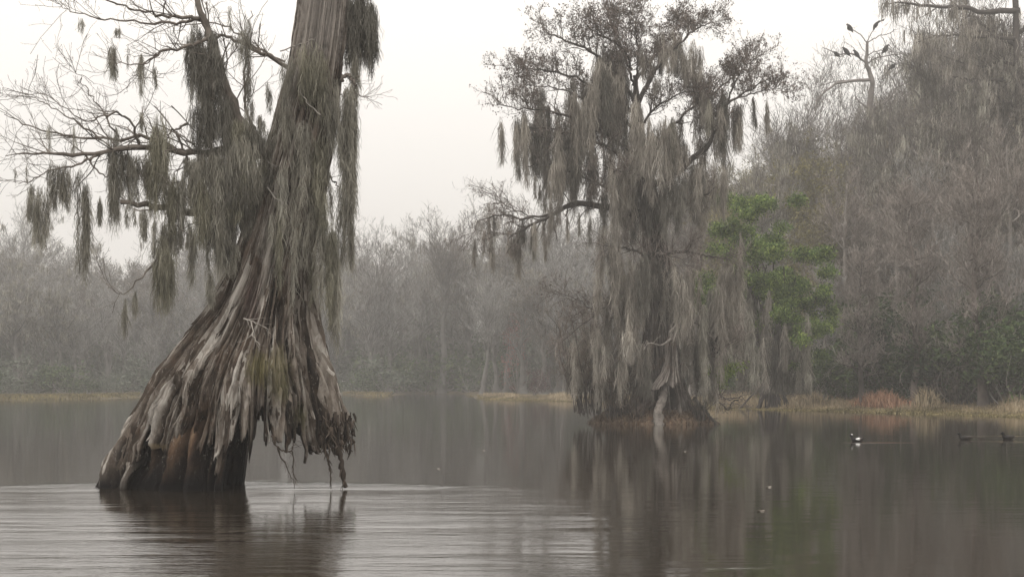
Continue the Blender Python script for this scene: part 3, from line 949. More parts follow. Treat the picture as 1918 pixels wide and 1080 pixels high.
LIMBS2 = [  # joints (col,row,depth), r0, r1, twigs, leaves?
    ([(1188, 190, .9), (1150, 130, .4), (1108, 98, -.2), (1050, 72, -.8), (1018, 60, -1.)], .11, .02, 20, 1),
    ([(1190, 200, .9), (1222, 140, .3), (1262, 92, -.1), (1300, 58, -.4), (1330, 44, -.6)], .12, .02, 20, 1),
    ([(1186, 160, .9), (1172, 110, 1.6), (1150, 62, 2.0), (1138, 30, 2.2)], .07, .015, 16, 1),
    ([(1190, 160, .9), (1196, 100, .4), (1190, 54, 0), (1196, 22, -.2)], .07, .015, 18, 1),
    ([(1184, 130, .9), (1166, 90, 0), (1120, 62, -.8), (1092, 40, -1.2)], .06, .012, 16, 1),
    ([(1192, 150, .9), (1230, 100, 1.8), (1260, 60, 2.2), (1280, 40, 2.4)], .07, .015, 18, 1),
    ([(1190, 215, .9), (1130, 170, .2), (1060, 140, -.5), (1000, 130, -1.), (962, 138, -1.2)], .09, .015, 22, 1),
    ([(1190, 240, .9), (1120, 200, 1.6), (1050, 168, 2.2), (985, 160, 2.6)], .08, .015, 18, 1),
    ([(1196, 290, .9), (1130, 250, .3), (1060, 215, -.5), (990, 204, -1.1), (930, 196, -1.4)], .11, .015, 24, .5),
    ([(1205, 330, .9), (1150, 282, .2), (1100, 262, -.3), (1040, 242, -1.), (985, 240, -1.3)], .12, .02, 20, .2),
    ([(1200, 400, .8), (1150, 360, .2), (1090, 330, -.4), (1030, 308, -.8), (985, 312, -1.)], .10, .02, 16, .1),
    ([(1196, 400, .7), (1140, 388, 0), (1078, 382, -.6), (1034, 402, -.9), (988, 424, -1.1), (954, 446, -1.2)], .20, .03, 16, 0),
    ([(1034, 402, -.9), (984, 408, -1.2), (940, 404, -1.5), (900, 412, -1.8), (888, 436, -1.9)], .06, .010, 16, .15),
    ([(1010, 412, -1.), (970, 396, -.6), (938, 378, -.3), (918, 362, -.1)], .03, .006, 12, .1),
    ([(1216, 350, .9), (1262, 325, .5), (1308, 290, 0), (1336, 258, -.3), (1334, 228, -.3), (1362, 196, -.5), (1405, 168, -.7), (1450, 142, -.9)], .19, .02, 22, .8),
    ([(1334, 236, -.3), (1322, 212, -.1), (1306, 190, .2), (1296, 160, .5)], .05, .012, 14, 1),
    ([(1362, 196, -.5), (1380, 150, -.1), (1404, 118, .2), (1430, 100, .4)], .05, .010, 16, 1),
    ([(1380, 184, -.6), (1420, 172, -1.), (1450, 166, -1.2), (1472, 168, -1.3)], .04, .008, 14, 1),
    ([(1205, 300, .9), (1250, 245, .3), (1300, 198, .2), (1350, 165, .6), (1390, 130, .9)], .10, .02, 18, .9),
    ([(1198, 240, .9), (1230, 200, .1), (1275, 176, -.5), (1312, 172, -.8)], .07, .015, 16, .7),
    ([(1235, 420, .9), (1270, 390, .2), (1300, 380, -.3), (1340, 350, -.8)], .10, .02, 14, .1),
    ([(1240, 480, .8), (1280, 470, 0), (1320, 478, -.6), (1368, 486, -1.)], .09, .02, 22, 0),
    ([(1225, 490, .8), (1190, 470, -.2), (1160, 462, -.9), (1134, 460, -1.3)], .08, .02, 22, 0),
    ([(1215, 480, .6), (1220, 474, -.6), (1260, 480, -1.4), (1300, 500, -1.9)], .05, .01, 20, 0),
    ([(1220, 345, .6), (1200, 330, -.5), (1160, 320, -1.3), (1130, 330, -1.6)], .06, .012, 22, .1),
    ([(1240, 600, .8), (1280, 600, -.1), (1320, 615, -.6), (1345, 655, -.7), (1372, 640, -.8)], .06, .02, 8, 0),
    ([(1310, 682, .2), (1332, 662, -.6), (1350, 652, -.7), (1370, 643, -.8)], .035, .02, 3, 0),
    ([(1215, 570, .6), (1180, 560, -.2), (1140, 570, -.6), (1100, 600, -.8), (1050, 640, -1.)], .07, .012, 24, .1),
    ([(1215, 620, .6), (1180, 600, .2), (1130, 590, .1), (1080, 560, 0), (1045, 548, 0)], .06, .010, 26, .1),
    ([(1300, 690, .8), (1330, 720, .4), (1360, 746, .2), (1390, 742, .0)], .06, .02, 10, 0),
]
M_limb2 = mat_tint('islet_limb_bark', [(0, (.035, .030, .027)), (.5, (.085, .074, .066)), (1, (.16, .145, .13))], .4, 1.)
M_tw_far = mat_tint('pale_far_twigs', [(0, (.15, .146, .138)), (.5, (.27, .262, .248)), (1, (.39, .38, .36))], .35, .35)  # the mist's paling of far trees is put into this twig colour
M_twig2 = mat_tint('brown_twigs', [(0, (.09, .075, .065)), (.5, (.18, .153, .134)), (1, (.28, .248, .22))], .3, 1.)
M_leaf2 = mat_tint('dry_seed_clusters', [(0, (.065, .050, .042)), (.5, (.135, .107, .090)), (1, (.22, .182, .157))], .3, 1.)
for pl, r0, r1, nt_, lf in LIMBS2:
    mb = MB()
    C, R = limb(pl, D2, r0, r1, rng, 24, .03)
    mb.tubes(C, R, 8, .4, .25)
    br = mb.build('branch', M_limb2, isl)
    mb = MB()
    top = lf >= .5
    C2, R2 = grow(C, R, nt_ + (13 if top and pl[-1][0] < 1345 else 5), rng, (.12, 1), (.5, 1.5), (.4, 1.2), .45 if top else .1, .05 if top else 0, .22, 6, .5, .4, rmin=.012)
    R2 = np.minimum(R2, .03)
    mb.tubes(C2, R2, 4, rng.uniform(0, .6, len(C2)))
    C3, R3 = grow(C2, R2, 7, rng, (.2, 1), (.25, .8), (.4, 1.2), .25 if top else 0, 0, .25, 5, .6, .5, rmin=.008)
    twig_ribbons(mb, C3, R3, rng, rng.uniform(0, 1, len(C3)), .020)
    C4, R4 = grow(C3, R3, 6, rng, (.2, 1), (.12, .42), (.4, 1.2), .1, 0, .25, 4, .7, .5, rmin=.006)
    twig_ribbons(mb, C4, R4, rng, rng.uniform(0, 1, len(C4)), .013)
    mb.build('twigs', M_twig2, br)
    if lf:
        mb = MB()
        nl = int(len(C4) * .75 * lf)
        k = rng.integers(0, len(C4), nl)
        q = C4[k, rng.integers(1, 4, nl)]
        kk = q[:, None] + rng.normal(size=(nl, 3, 3)) * .045
        mb.leaves(kk.reshape(-1, 3), rng.uniform(.020, .052, nl * 3), rng, np.repeat(rng.uniform(0, 1, nl), 3), .7)
        mb.build('foliage', M_leaf2, br)

MOSS2 = [(968, 212, 345, 9), (985, 215, 300, 8), (1001, 185, 335, 10), (1020, 170, 345, 14), (1040, 195, 355, 12), (1056, 225, 365, 10), (1075, 160, 335, 14), (1092, 190, 305, 14),
         (1112, 150, 305, 18), (1132, 120, 265, 20), (1150, 110, 255, 18), (1166, 130, 305, 18), (1186, 215, 405, 18), (1206, 200, 335, 14), (1226, 230, 385, 12), (1241, 235, 335, 12),
         (1256, 212, 335, 12), (1274, 250, 335, 14), (1160, 280, 405, 20), (1120, 260, 385, 18), (1085, 260, 385, 16), (1060, 270, 365, 14), (1030, 290, 375, 12), (1270, 85, 145, 16),
         (1290, 100, 155, 14), (1215, 100, 155, 14), (1241, 90, 145, 10), (1315, 165, 235, 10), (1326, 172, 255, 10), (1352, 170, 295, 16), (1375, 180, 290, 14), (1386, 212, 288, 8),
         (1410, 172, 244, 5), (1436, 172, 258, 5), (1346, 285, 425, 14), (1305, 295, 425, 16), (1280, 315, 445, 16), (1250, 325, 455, 16), (1215, 325, 455, 18), (1190, 335, 465, 16),
         (1160, 340, 455, 16), (1132, 345, 425, 10), (890, 438, 502, 6), (905, 422, 478, 7), (925, 400, 445, 6), (955, 440, 485, 10), (968, 408, 528, 8), (985, 395, 465, 9),
         (1001, 415, 492, 7), (1022, 436, 492, 6), (1035, 388, 435, 8), (1062, 395, 455, 5), (1085, 388, 445, 5), (1106, 390, 465, 4), (1002, 325, 375, 6), (1046, 330, 385, 10),
         (1150, 445, 605, 12), (1170, 465, 655, 12), (1186, 490, 685, 12), (1206, 465, 595, 16), (1230, 475, 565, 16), (1250, 495, 605, 14), (1272, 515, 645, 16), (1290, 495, 645, 14),
         (1315, 535, 765, 8), (1326, 515, 755, 9), (1350, 490, 645, 12), (1366, 475, 665, 10), (1380, 465, 690, 9), (1140, 555, 695, 8), (1170, 590, 720, 14), (1204, 650, 745, 16),
         (1302, 625, 745, 14), (1282, 645, 725, 8), (1160, 660, 745, 10), (1118, 610, 720, 12), (1090, 640, 735, 12), (1066, 655, 740, 5), (1076, 620, 760, 3), (1136, 640, 740, 12), (1330, 690, 760, 6)]
dark2 = {(1186, 215), (1226, 230), (1250, 325), (1190, 335), (1215, 325), (1280, 315), (1230, 475), (1250, 495), (1132, 120), (1020, 170), (1204, 650), (1302, 625)}
loose = MB()
for i, s in enumerate(MOSS2):
    if s[3] >= 7:
        for q in range(2 if s[1] < 260 or s[1] > 440 else 1):
            o_ = moss_mb((s[0] + rng.normal() * 13, s[1] + rng.normal() * 24, s[2] + rng.normal() * 24, s[3] * 1.1), rng, D2 + rng.uniform(-2, 1.6), .020, .32)
            for V_, Q_, T_ in zip(o_.v, o_.q, o_.t):
                loose.add(V_, Q_ - Q_.min(), T_)
tag(loose.build('moss', M_mossi, isl), kind='stuff')
for i, s in enumerate(MOSS2):
    dd = rng.uniform(-1.6, 1.2)
    moss_mb(s, rng, D2 + dd, .017, .56).build('moss_curtain', M_mossd if (s[0], s[1]) in dark2 or i % 3 == 2 else (M_moss if i % 4 == 0 else M_mossi), isl)

# bleached hollow stump in front of the trunk, with its one pale prop root
D3 = D2 - 1.15
stump = thing('dead_stump', (float(P(1245, 770, D3)[0]), D3, .35), 'bleached hollow stump flaring over one pale root at the foot of the mossy tree', 'stump')
TAB3 = [(596, 1255, 1263), (628, 1250, 1265), (650, 1245, 1267), (680, 1243, 1269), (695, 1238, 1272), (710, 1228, 1276), (722, 1218, 1280), (735, 1211, 1284), (760, 1206, 1286)]
k3 = D3 / F


def foot3(th):
    y = 728 - 16 * (np.cos(th) > .1) * sstep(.1, .8, np.cos(th)) + 8 * np.abs(noise(xyz(th * 7, 0 * th, 0 * th))) - 8 * sstep(0, .3, np.sin(th)) - 14 * np.exp(-((th - 4.55) / .35) ** 2)
    return H - (y - HY) * k3


full, t2, f2, _ = fluted(TAB3, D3, foot3, 160, 80, H - (622 - HY) * k3, lambda Z: (.08, .04, .02, .008), 1.1, dmax=.7, thick=.05)
mb = MB()
mb.grid(full, True, t2, f2)
M_sil = mat_bark('bleached_stump_wood', [(0, (.02, .017, .015)), (.3, (.065, .055, .047)), (.6, (.15, .132, .117)), (1, (.30, .275, .245))], (), None, .8)
mb.build('trunk', M_sil, stump)
mb = MB()
C, R = limb([(1244, 716, 0), (1243, 735, -.05), (1238, 755, -.1), (1232, 775, -.15), (1234, 800, -.15)], D3, .13, .24, rng, 20, .01)
mb.tubes(C, R, 14, .75, .35)
mb.build('root', M_sil, stump)
mb = MB()
for pl, r0, r1 in (([(1262, 640, 0), (1258, 630, -.05), (1257, 620, -.1), (1264, 613, -.1), (1274, 616, -.1)], .10, .05), ([(1258, 632, 0), (1250, 640, -.3), (1236, 646, -.4), (1222, 642, -.5), (1212, 644, -.5), (1206, 655, -.5)], .055, .025),
                   ([(1258, 630, 0), (1270, 629, -.1), (1280, 634, -.15), (1279, 648, -.2)], .045, .02), ([(1224, 643, -.5), (1230, 634, -.5), (1238, 628, -.5)], .025, .012), ([(1258, 614, -.1), (1256, 606, -.1)], .04, .02)):
    C, R = limb(pl, D3, r0, r1, rng, 14, .01)
    mb.tubes(C, R, 7, .8, .3)
mb.build('branch', M_sil, stump)

# ---- leafy and twiggy bushes on the islet
M_green = mat_tint('bright_leaves', [(0, (.07, .11, .025)), (.5, (.17, .24, .055)), (1, (.32, .38, .10))], .4, 2., transl=.3)
M_evg = mat_tint('evergreen_leaves', [(0, (.018, .034, .014)), (.5, (.048, .080, .030)), (1, (.12, .155, .06))], .5, .6, transl=.2)
M_dkg = mat_tint('dark_evergreen_leaves', [(0, (.012, .022, .012)), (.5, (.032, .052, .026)), (1, (.075, .105, .05))], .5, .6, transl=.15)


def leaf_clump(mb, ctr, rad, n, rng, size, sub=9):
    """leaves gathered into sprays through the clump's volume"""
    k = max(3, n // sub)
    d = nrm(rng.normal(size=(k, 3))) * (rng.uniform(.15, 1, k) ** .5)[:, None]
    c = ctr + d * rad
    L_ = np.repeat(c, sub, 0) + rng.normal(size=(k * sub, 3)) * size * 1.9
    mb.leaves(L_, rng.uniform(.6, 1.3, k * sub) * size, rng, np.clip(np.repeat(rng.normal(.5, .22, k), sub) + rng.normal(0, .15, k * sub), 0, 1), .45)


def stems(base, tips, r0, rng, mb, k=5):
    for t in tips:
        mid = (base + t) / 2 + rng.normal(size=3) * .12 * np.linalg.norm(t - base)
        c = catmull([base, mid, t], 10)
        mb.tubes(c[None], np.linspace(r0, r0 * .25, 10)[None], k, rng.uniform(.2, .8))


DB = D2 + .2
bush = thing('leafy_bush', tuple(P(1345, 752, DB)), 'small bright green leafy bush at the right end of the islet', 'bush')
mbs, mbl = MB(), MB()
tp = []
for (x, y, rr_, n) in ((1342, 690, .34, 260), (1356, 700, .30, 220), (1370, 690, .24, 130), (1340, 712, .30, 200), (1388, 684, .16, 60), (1360, 680, .2, 80), (1352, 722, .22, 100), (1330, 700, .2, 90)):
    c = P(x, y, DB + rng.uniform(-.3, .3))
    tp.append(c)
    leaf_clump(mbl, c, AN([rr_, rr_ * .9, rr_ * .85]), n * 2, rng, .06)
stems(P(1338, 756, DB), tp, .03, rng, mbs)
mbs.build('stem', M_limb2, bush)
mbl.build('foliage', M_green, bush)


def twig_bush(name, px, py, d, w, h, rng, label, mat, ns=26, leaf=None, group=None, dens=1.):
    base = P(px, py, d)
    t = thing(name, tuple(base), label, 'bush', group)
    a = rng.uniform(0, 2 * math.pi, ns)
    o = xyz(np.cos(a), np.sin(a), 0 * a) * (rng.uniform(0, .35, ns) * w)[:, None]
    dr = xyz(np.cos(a) * w * .6, np.sin(a) * w * .6, 0 * a) * rng.uniform(.2, 1, (ns, 1)) + xyz(0 * a, 0 * a, h * rng.uniform(.45, 1., ns))
    M = 8
    s = np.linspace(0, 1, M)[None, :, None]
    C = base + o[:, None] + dr[:, None] * s * AN([1, 1, 1]) + xyz(0 * a, 0 * a, h * .12 + 0 * a)[:, None] * np.sin(s * math.pi) + np.cumsum(rng.normal(size=(ns, M, 3)) * .02 * h, 1)
    R = np.full((ns, 1), .022) * np.linspace(1, .4, M)
    mb = MB()
    mb.tubes(C, R, 4, rng.uniform(0, .6, ns))
    mb.build('stem', M_limb2, t)
    mb = MB()
    C2, R2 = grow(C, R, int(9 * dens), rng, (.15, 1), (.12 * h, .34 * h), (.3, 1.1), .2, .02, .25, 6, .6, .4, rmin=.008)
    twig_ribbons(mb, C2, R2, rng, rng.uniform(0, 1, len(C2)), .018)
    C3, R3 = grow(C2, R2, 5, rng, (.15, 1), (.05 * h, .16 * h), (.4, 1.2), .1, 0, .25, 4, .6, .5, rmin=.006)
    twig_ribbons(mb, C3, R3, rng, rng.uniform(0, 1, len(C3)), .014)
    mb.build('twigs', mat, t)
    if leaf:
        mb = MB()
        n = leaf[1]
        k = rng.integers(0, len(C3), n)
        mb.leaves(C3[k, rng.integers(0, 4, n)] + rng.normal(size=(n, 3)) * .03, rng.uniform(.5, 1.2, n) * leaf[2], rng, rng.uniform(0, 1, n))
        mb.build('foliage', leaf[0], t)
    return t


M_tw_b = mat_tint('bush_twigs', [(0, (.075, .055, .042)), (.5, (.145, .112, .088)), (1, (.23, .19, .155))], .3, 1.)
twig_bush('bare_bush', 1112, 776, D2 + .8, 2.0, 4.8, rng, 'tall bare twiggy bush on the left end of the islet', M_tw_b, 30, (M_leaf2, 1500, .03))
twig_bush('bare_bush', 1150, 782, D2 - .4, 1.4, 1.9, rng, 'low brown tangle of twigs in front of the tall islet bush', M_tw_b, 34, None, None, 1.2)
twig_bush('bare_bush', 1312, 788, D2 - .6, .8, 1.3, rng, 'low dark twig tangle on the right foot of the islet', M_limb2, 22, None)
twig_bush('bare_bush', 1088, 770, D2 + 1.6, 1.6, 4.2, rng, 'slender leafless bush at the outer left tip of the islet', M_tw_b, 22, (M_leaf2, 700, .03))
twig_bush('bare_bush', 1168, 782, D2 + .1, 1.8, 3.2, rng, 'broad brown bush between the tall islet bush and the trunk', M_tw_b, 30, (M_leaf2, 900, .03))
twig_bush('bare_bush', 1190, 786, D2 - .6, 1.2, 1.0, rng, 'knee high rusty tangle beside the bleached stump root', M_leaf2, 26, None)

# roots reaching into the water round the islet
for pl, r0, r1 in (([(1300, 745, .2), (1318, 765, -.2), (1332, 782, -.4), (1346, 800, -.5)], .10, .05), ([(1330, 748, .6), (1352, 756, .4), (1364, 768, .3), (1372, 752, .2), (1384, 748, .2)], .05, .03), ([(1120, 752, .8), (1108, 760, .4), (1102, 752, .3), (1104, 742, .3)], .05, .02)):
    mb = MB()
    C, R = limb(pl, D2, r0, r1, rng, 16, .02)
    mb.tubes(C, R, 7, .3, .3)
    C2, R2 = grow(C, R, 8, rng, (.2, 1), (.2, .6), (.4, 1.2), -.1, 0, .25, 5, .5, .4, rmin=.01)
    mb.tubes(C2, R2, 4, .4)
    mb.build('root', M_limb2, isl)

# ------------------------------------------------------------------ birds
M_bird = mat_tint('plumage', [(0, (.010, .009, .009)), (.34, (.040, .034, .031)), (.60, (.16, .14, .125)), (.8, (.78, .77, .75))], 0, 1., .7, interp='CONSTANT')


def loft(mb, pts, ra, rb, tint, k=12, M=26, up=AN([0, 0, 1.])):
    c = catmull(pts, M)
    u = np.linspace(0, len(pts) - 1, M)
    a_, b_, t_ = (np.interp(u, np.arange(len(pts)), q) for q in (ra, rb, tint))
    tn = np.gradient(c, axis=0)
    tn = nrm(tn)
    sd = nrm(np.cross(tn, np.broadcast_to(up, tn.shape)) + 1e-6)
    uu = np.cross(sd, tn)
    an = np.arange(k) / k * 2 * math.pi
    V = c[:, None] + sd[:, None] * (np.cos(an)[:, None] * a_[:, None, None]) + uu[:, None] * (np.sin(an)[:, None] * b_[:, None, None])
    mb.grid(V, True, np.repeat(t_[:, None], k, 1))


def rotz(pts, a, s, o):
    pts = np.asarray(pts, float) * s
    c_, s_ = math.cos(a), math.sin(a)
    return np.stack([pts[:, 0] * c_ - pts[:, 1] * s_, pts[:, 0] * s_ + pts[:, 1] * c_, pts[:, 2]], 1) + o


def perched(px, py, d, rz, s, label, group, hunch=0., spread=False, name='vulture', cat='vulture'):
    """an upright perched bird; (px,py) is where its feet grip the branch"""
    o = P(px, py, d)
    t = thing(name, tuple(o), label, cat, group)
    mb = MB()
    B = lambda q: rotz(q, rz, s, o)
    up = 1 - .45 * hunch
    loft(mb, B([(-.30, 0, -.22 * up), (-.20, 0, -.06), (-.10, 0, .10 * up), (.02, 0, .26 * up), (.10, 0, .38 * up), (.15, 0, .45 * up), (.20, 0, .475 * up), (.26, 0, .45 * up), (.285, 0, .42 * up)]),
         AN([.05, .075, .12, .14, .09, .05, .05, .022, .004]) * s, AN([.015, .05, .12, .14, .09, .05, .05, .022, .004]) * s, [.0, .0, .1, .1, .1, .3, .35, .62, .62])
    mb.build('body', M_bird, t)
    for sg in (-1, 1):
        mw = MB()
        if spread and sg < 0:
            loft(mw, B([(.02, -.10, .30), (.0, -.36, .40), (-.06, -.62, .36), (-.12, -.84, .42)]), AN([.10, .14, .13, .05]) * s, AN([.03, .025, .02, .01]) * s, [0, .1, .35, .1])
        else:
            loft(mw, B([(.08, sg * .09, .32 * up), (.0, sg * .135, .18 * up), (-.12, sg * .12, .02), (-.26, sg * .05, -.13 * up)]), AN([.03, .05, .045, .01]) * s, AN([.06, .12, .09, .02]) * s, [.1, .0, .1, .35], 10, 16)
        mw.build('wing', M_bird, t)
        ml = MB()
        ml.tubes(B([(.0, sg * .05, .14 * up), (.02, sg * .05, .06), (.0, sg * .05, -.01), (.06, sg * .05, -.02)])[None], np.full((1, 4), .014 * s), 5, .7)
        ml.build('leg', M_bird, t)
    return t


D6 = 158.0
VG = 'vultures perched in the dead snag'
for args in ((1591, 57, D6 - .4, 2.2, 1.5, 'hunched dark vulture on the topmost left bare branch of the snag'), (1641, 52, D6 - .2, .6, 1.4, 'vulture with one wing held out at the top of the snag'),
             (1566, 104, D6 - .8, 3.0, 1.4, 'vulture leaning low at the outer end of the left snag limb'), (1585, 102, D6 - .6, 2.8, 1.6, 'bulky vulture in the middle of the three on the left snag limb'),
             (1604, 106, D6 - .5, 2.5, 1.45, 'vulture closest to the trunk on the left snag limb'), (1659, 97, D6 - .6, .3, 1.6, 'large dark vulture alone on the right snag limb'),
             (1672, 128, D6 + .5, .2, 1.6, 'crouching vulture on the low twigs right of the snag trunk')):
    i = args[5]
    perched(*args[:5], i, VG, 1. if ('low' in i or 'crouch' in i) else .25, 'wing held' in i)
perched(1342, 656, D2 - .75, -1.35, 1.2, 'black long necked water bird perched upright on a bare branch beside the islet', None, -.25, False, 'cormorant', 'bird')


def duck(px, py, s, rz, label, white):
    d = F * H / (py - HY)
    o = P(px, py, d)
    o[2] = 0
    t = thing('duck', tuple(o), label, 'duck', 'ducks swimming near the right shore')
    B = lambda q: rotz(q, rz, s, o)
    mb = MB()
    loft(mb, B([(-.24, 0, .10), (-.18, 0, .075), (-.08, 0, .06), (.06, 0, .055), (.14, 0, .07), (.165, 0, .14), (.18, 0, .19), (.215, 0, .20), (.26, 0, .19), (.30, 0, .18)]),
         AN([.012, .06, .10, .105, .07, .04, .045, .05, .02, .006]) * s, AN([.01, .05, .08, .085, .06, .04, .05, .05, .014, .005]) * s, [.5, .36, .36, .2, .0, .0, .0, .0, .5, .5])
    mb.build('body', M_bird, t)
    for sg in (-1, 1):
        mw = MB()
        loft(mw, B([(.06, sg * .085, .08), (-.04, sg * .105, .085), (-.14, sg * .075, .09), (-.22, sg * .03, .10)]), AN([.012, .02, .02, .006]) * s, AN([.02, .05, .04, .008]) * s, [.9 if white else .5] * 2 + [.5, .4], 8, 14)
        mw.build('wing', M_bird, t)
    if white:
        mw = MB()
        loft(mw, B([(.165, 0, .19), (.178, 0, .235), (.15, 0, .225)]), AN([.03, .042, .012]) * s, AN([.03, .03, .01]) * s, [.9, .9, .9], 8, 10)
        mw.build('crest', M_bird, t)


duck(1605, 826, .95, math.pi * 1.0, 'black and white duck swimming alone below the orange reeds', True)
duck(1808, 823, 1.0, math.pi * .95, 'brown duck with upright head leading the pair near the right edge', False)
duck(1888, 822, 1.0, math.pi * 1.04, 'low brown duck trailing the pair near the right edge', False)

# a few floating leaves
M_fl = mat_tint('floating_leaf_skin', [(0, (.12, .10, .08)), (1, (.36, .33, .28))], 0)
for (x, y) in ((905, 843), (820, 878), (1282, 846), (1440, 912), (1425, 957)):
    d = F * H / (y - HY)
    o = P(x, y, d)
    mb = MB()
    an = np.linspace(0, 2 * math.pi, 9)[:-1]
    rr = rng.uniform(.02, .04)
    rad = np.linspace(1, 0, 4)[:, None]
    G = xyz(o[0] + rad * rr * 1.8 * np.cos(an), o[1] + rad * rr * np.sin(an), .014 + .012 * rad * np.sin(an * 2 + 1) + 0 * rad)
    mb.grid(G, True, rng.uniform(0, 1))
    tag(mb.build('floating_leaf', M_fl), 'small pale leaf floating flat on the still water', 'leaf', 'leaves floating on the lake')

# ------------------------------------------------------------------ woods: prototypes
M_wood_g = mat_tint('grey_tree_bark', [(0, (.12, .107, .097)), (.5, (.24, .218, .198)), (1, (.38, .355, .325))], .4, .8)
M_wood_m = mat_tint('mid_tree_bark', [(0, (.07, .066, .060)), (.5, (.13, .124, .115)), (1, (.20, .192, .18))], .4, .8)
M_wood_d = mat_tint('dark_tree_bark', [(0, (.035, .03, .027)), (.5, (.075, .066, .06)), (1, (.13, .118, .108))], .4, .8)
M_tw_grey = mat_tint('grey_twigs', [(0, (.065, .058, .052)), (.5, (.135, .121, .109)), (1, (.25, .23, .21))], .35, .35)
M_tw_pink = mat_tint('reddish_twigs', [(0, (.068, .059, .050)), (.5, (.138, .120, .104)), (1, (.24, .215, .19))], .35, .35)
M_tw_oliv = mat_tint('budding_twigs', [(0, (.07, .064, .04)), (.5, (.145, .132, .085)), (1, (.24, .22, .145))], .35, .35)
M_bud = mat_tint('buds', [(0, (.10, .085, .06)), (.5, (.16, .135, .095)), (1, (.24, .20, .15))], .4, .35)
M_budo = mat_tint('olive_buds', [(0, (.10, .088, .032)), (.5, (.18, .158, .058)), (1, (.26, .23, .09))], .4, .35)
M_wood_p = mat_tint('pinkish_tree_bark', [(0, (.07, .056, .048)), (.5, (.135, .112, .098)), (1, (.21, .18, .16))], .5, .8)
M_tw_pink2 = mat_tint('rosy_twigs', [(0, (.13, .112, .098)), (.5, (.235, .205, .182)), (1, (.36, .32, .288))], .3, .35)
M_red = mat_tint('maple_blossom', [(0, (.22, .06, .055)), (.5, (.36, .12, .11)), (1, (.48, .20, .18))], .3, .6)


def wood_tree(name, seed, h, kind, loc, label, group=None, tw=.022, wood=None, twm=None, bud=None, moss=0, leafy=None):
    """kinds: vase (spreading), spire (cypress with level boughs), dome (upswept flat crown)"""
    rng = np.random.default_rng(seed)
    loc = AN(loc, float)
    t = thing(name, tuple(loc), label, 'tree', group)
    wood, twm = wood or M_wood_g, twm or M_tw_grey
    M = 16
    s = np.linspace(0, 1, M)
    bend = np.cumsum(rng.normal(size=(M, 2)), 0) * h * .006
    bend -= bend[0]
    hh = h * (.93 if kind == 'spire' else .72)
    C = loc + np.concatenate([bend, (s * hh)[:, None]], 1)
    r0 = h * .018
    R = r0 * ((1 - s) ** .8 * .85 + .12) + r0 * .7 * np.exp(-s * 22)
    mb = MB()
    mb.tubes(C[None], R[None], 9, .5, .2)
    cfg = {'vase': (24, (.28, 1.), (.16 * h, .34 * h), (.35, .95), .45, .05, .35), 'spire': (46, (.14, .99), (.10 * h, .24 * h), (1.0, 1.45), .12, .035, .72),
           'dome': (26, (.45, 1.), (.20 * h, .36 * h), (.5, 1.15), .30, .06, .2)}[kind]
    C1, R1 = grow(C[None], R[None], cfg[0], rng, cfg[1], cfg[2], cfg[3], cfg[4], cfg[5], .13, 9, .46, .25, lt=cfg[6], rmin=.025)
    mb.tubes(C1, R1, 5, rng.uniform(.2, .8, len(C1)))
    mb.build('trunk', wood, t)
    mb = MB()
    C2, R2 = grow(C1, R1, 7, rng, (.22, 1), (.045 * h, .13 * h), (.35, 1.0), .22, .03, .18, 6, .5, .35, rmin=.012)
    mb.tubes(C2, R2, 3, rng.uniform(.1, .8, len(C2)))
    C3, R3 = grow(C2, R2, 7, rng, (.15, 1), (.025 * h, .065 * h), (.35, 1.1), .12, .02, .2, 5, .6, .45, rmin=.007)
    twig_ribbons(mb, C3, R3, rng, rng.uniform(0, 1, len(C3)), tw)
    C4, R4 = grow(C3, R3, 3, rng, (.2, 1), (.012 * h, .035 * h), (.35, 1.1), .1, 0, .2, 3, .6, .5, rmin=.005)
    twig_ribbons(mb, C4, R4, rng, rng.uniform(0, 1, len(C4)), tw * .75)
    mb.build('crown', twm, t)
    if bud:
        mb = MB()
        n = int(len(C4) * bud[1])
        k = rng.integers(0, len(C4), n)
        mb.leaves(C4[k, rng.integers(0, 3, n)] + rng.normal(size=(n, 3)) * .08, rng.uniform(.6, 1.3, n) * bud[2], rng, rng.uniform(0, 1, n), .6)
        mb.build('foliage', bud[0], t)
    if moss:
        mb = MB()
        n = moss
        src = C2.reshape(-1, 3)
        cl = src[rng.integers(0, len(src), n // 14)]
        p = np.repeat(cl, 14, 0) + rng.normal(size=(len(cl) * 14, 3)) * AN([.16, .16, .12])
        n = len(p)
        ln = np.repeat(rng.uniform(.3, 1.5, len(cl)), 14) * rng.uniform(.4, 1, n)
        Cm = np.stack([p, p + xyz(rng.normal(0, .04, n), rng.normal(0, .04, n), -ln * .4), p + xyz(rng.normal(0, .07, n), rng.normal(0, .07, n), -ln * .75), p + xyz(rng.normal(0, .09, n), rng.normal(0, .09, n), -ln)], 1)
        mb.ribbons(Cm, tw * 2.2 * rng.uniform(.6, 1.3, n)[:, None] * AN([.7, 1, .8, .2]), rng, rng.uniform(0, 1, n))
        mb.build('moss', M_moss, t)
    if leafy:
        mb = MB()
        src = C2[:, 2:].reshape(-1, 3)
        k = src[rng.integers(0, len(src), leafy[1])]
        for c in k:
            pass
        q = np.repeat(k, 10, 0) + rng.normal(size=(len(k) * 10, 3)) * leafy[2] * 2.4
        mb.leaves(q, rng.uniform(.6, 1.3, len(q)) * leafy[2], rng, np.clip(np.repeat(rng.normal(.5, .22, len(k)), 10) + rng.normal(0, .12, len(q)), 0, 1))
        mb.build('foliage', leafy[0], t)
    return t


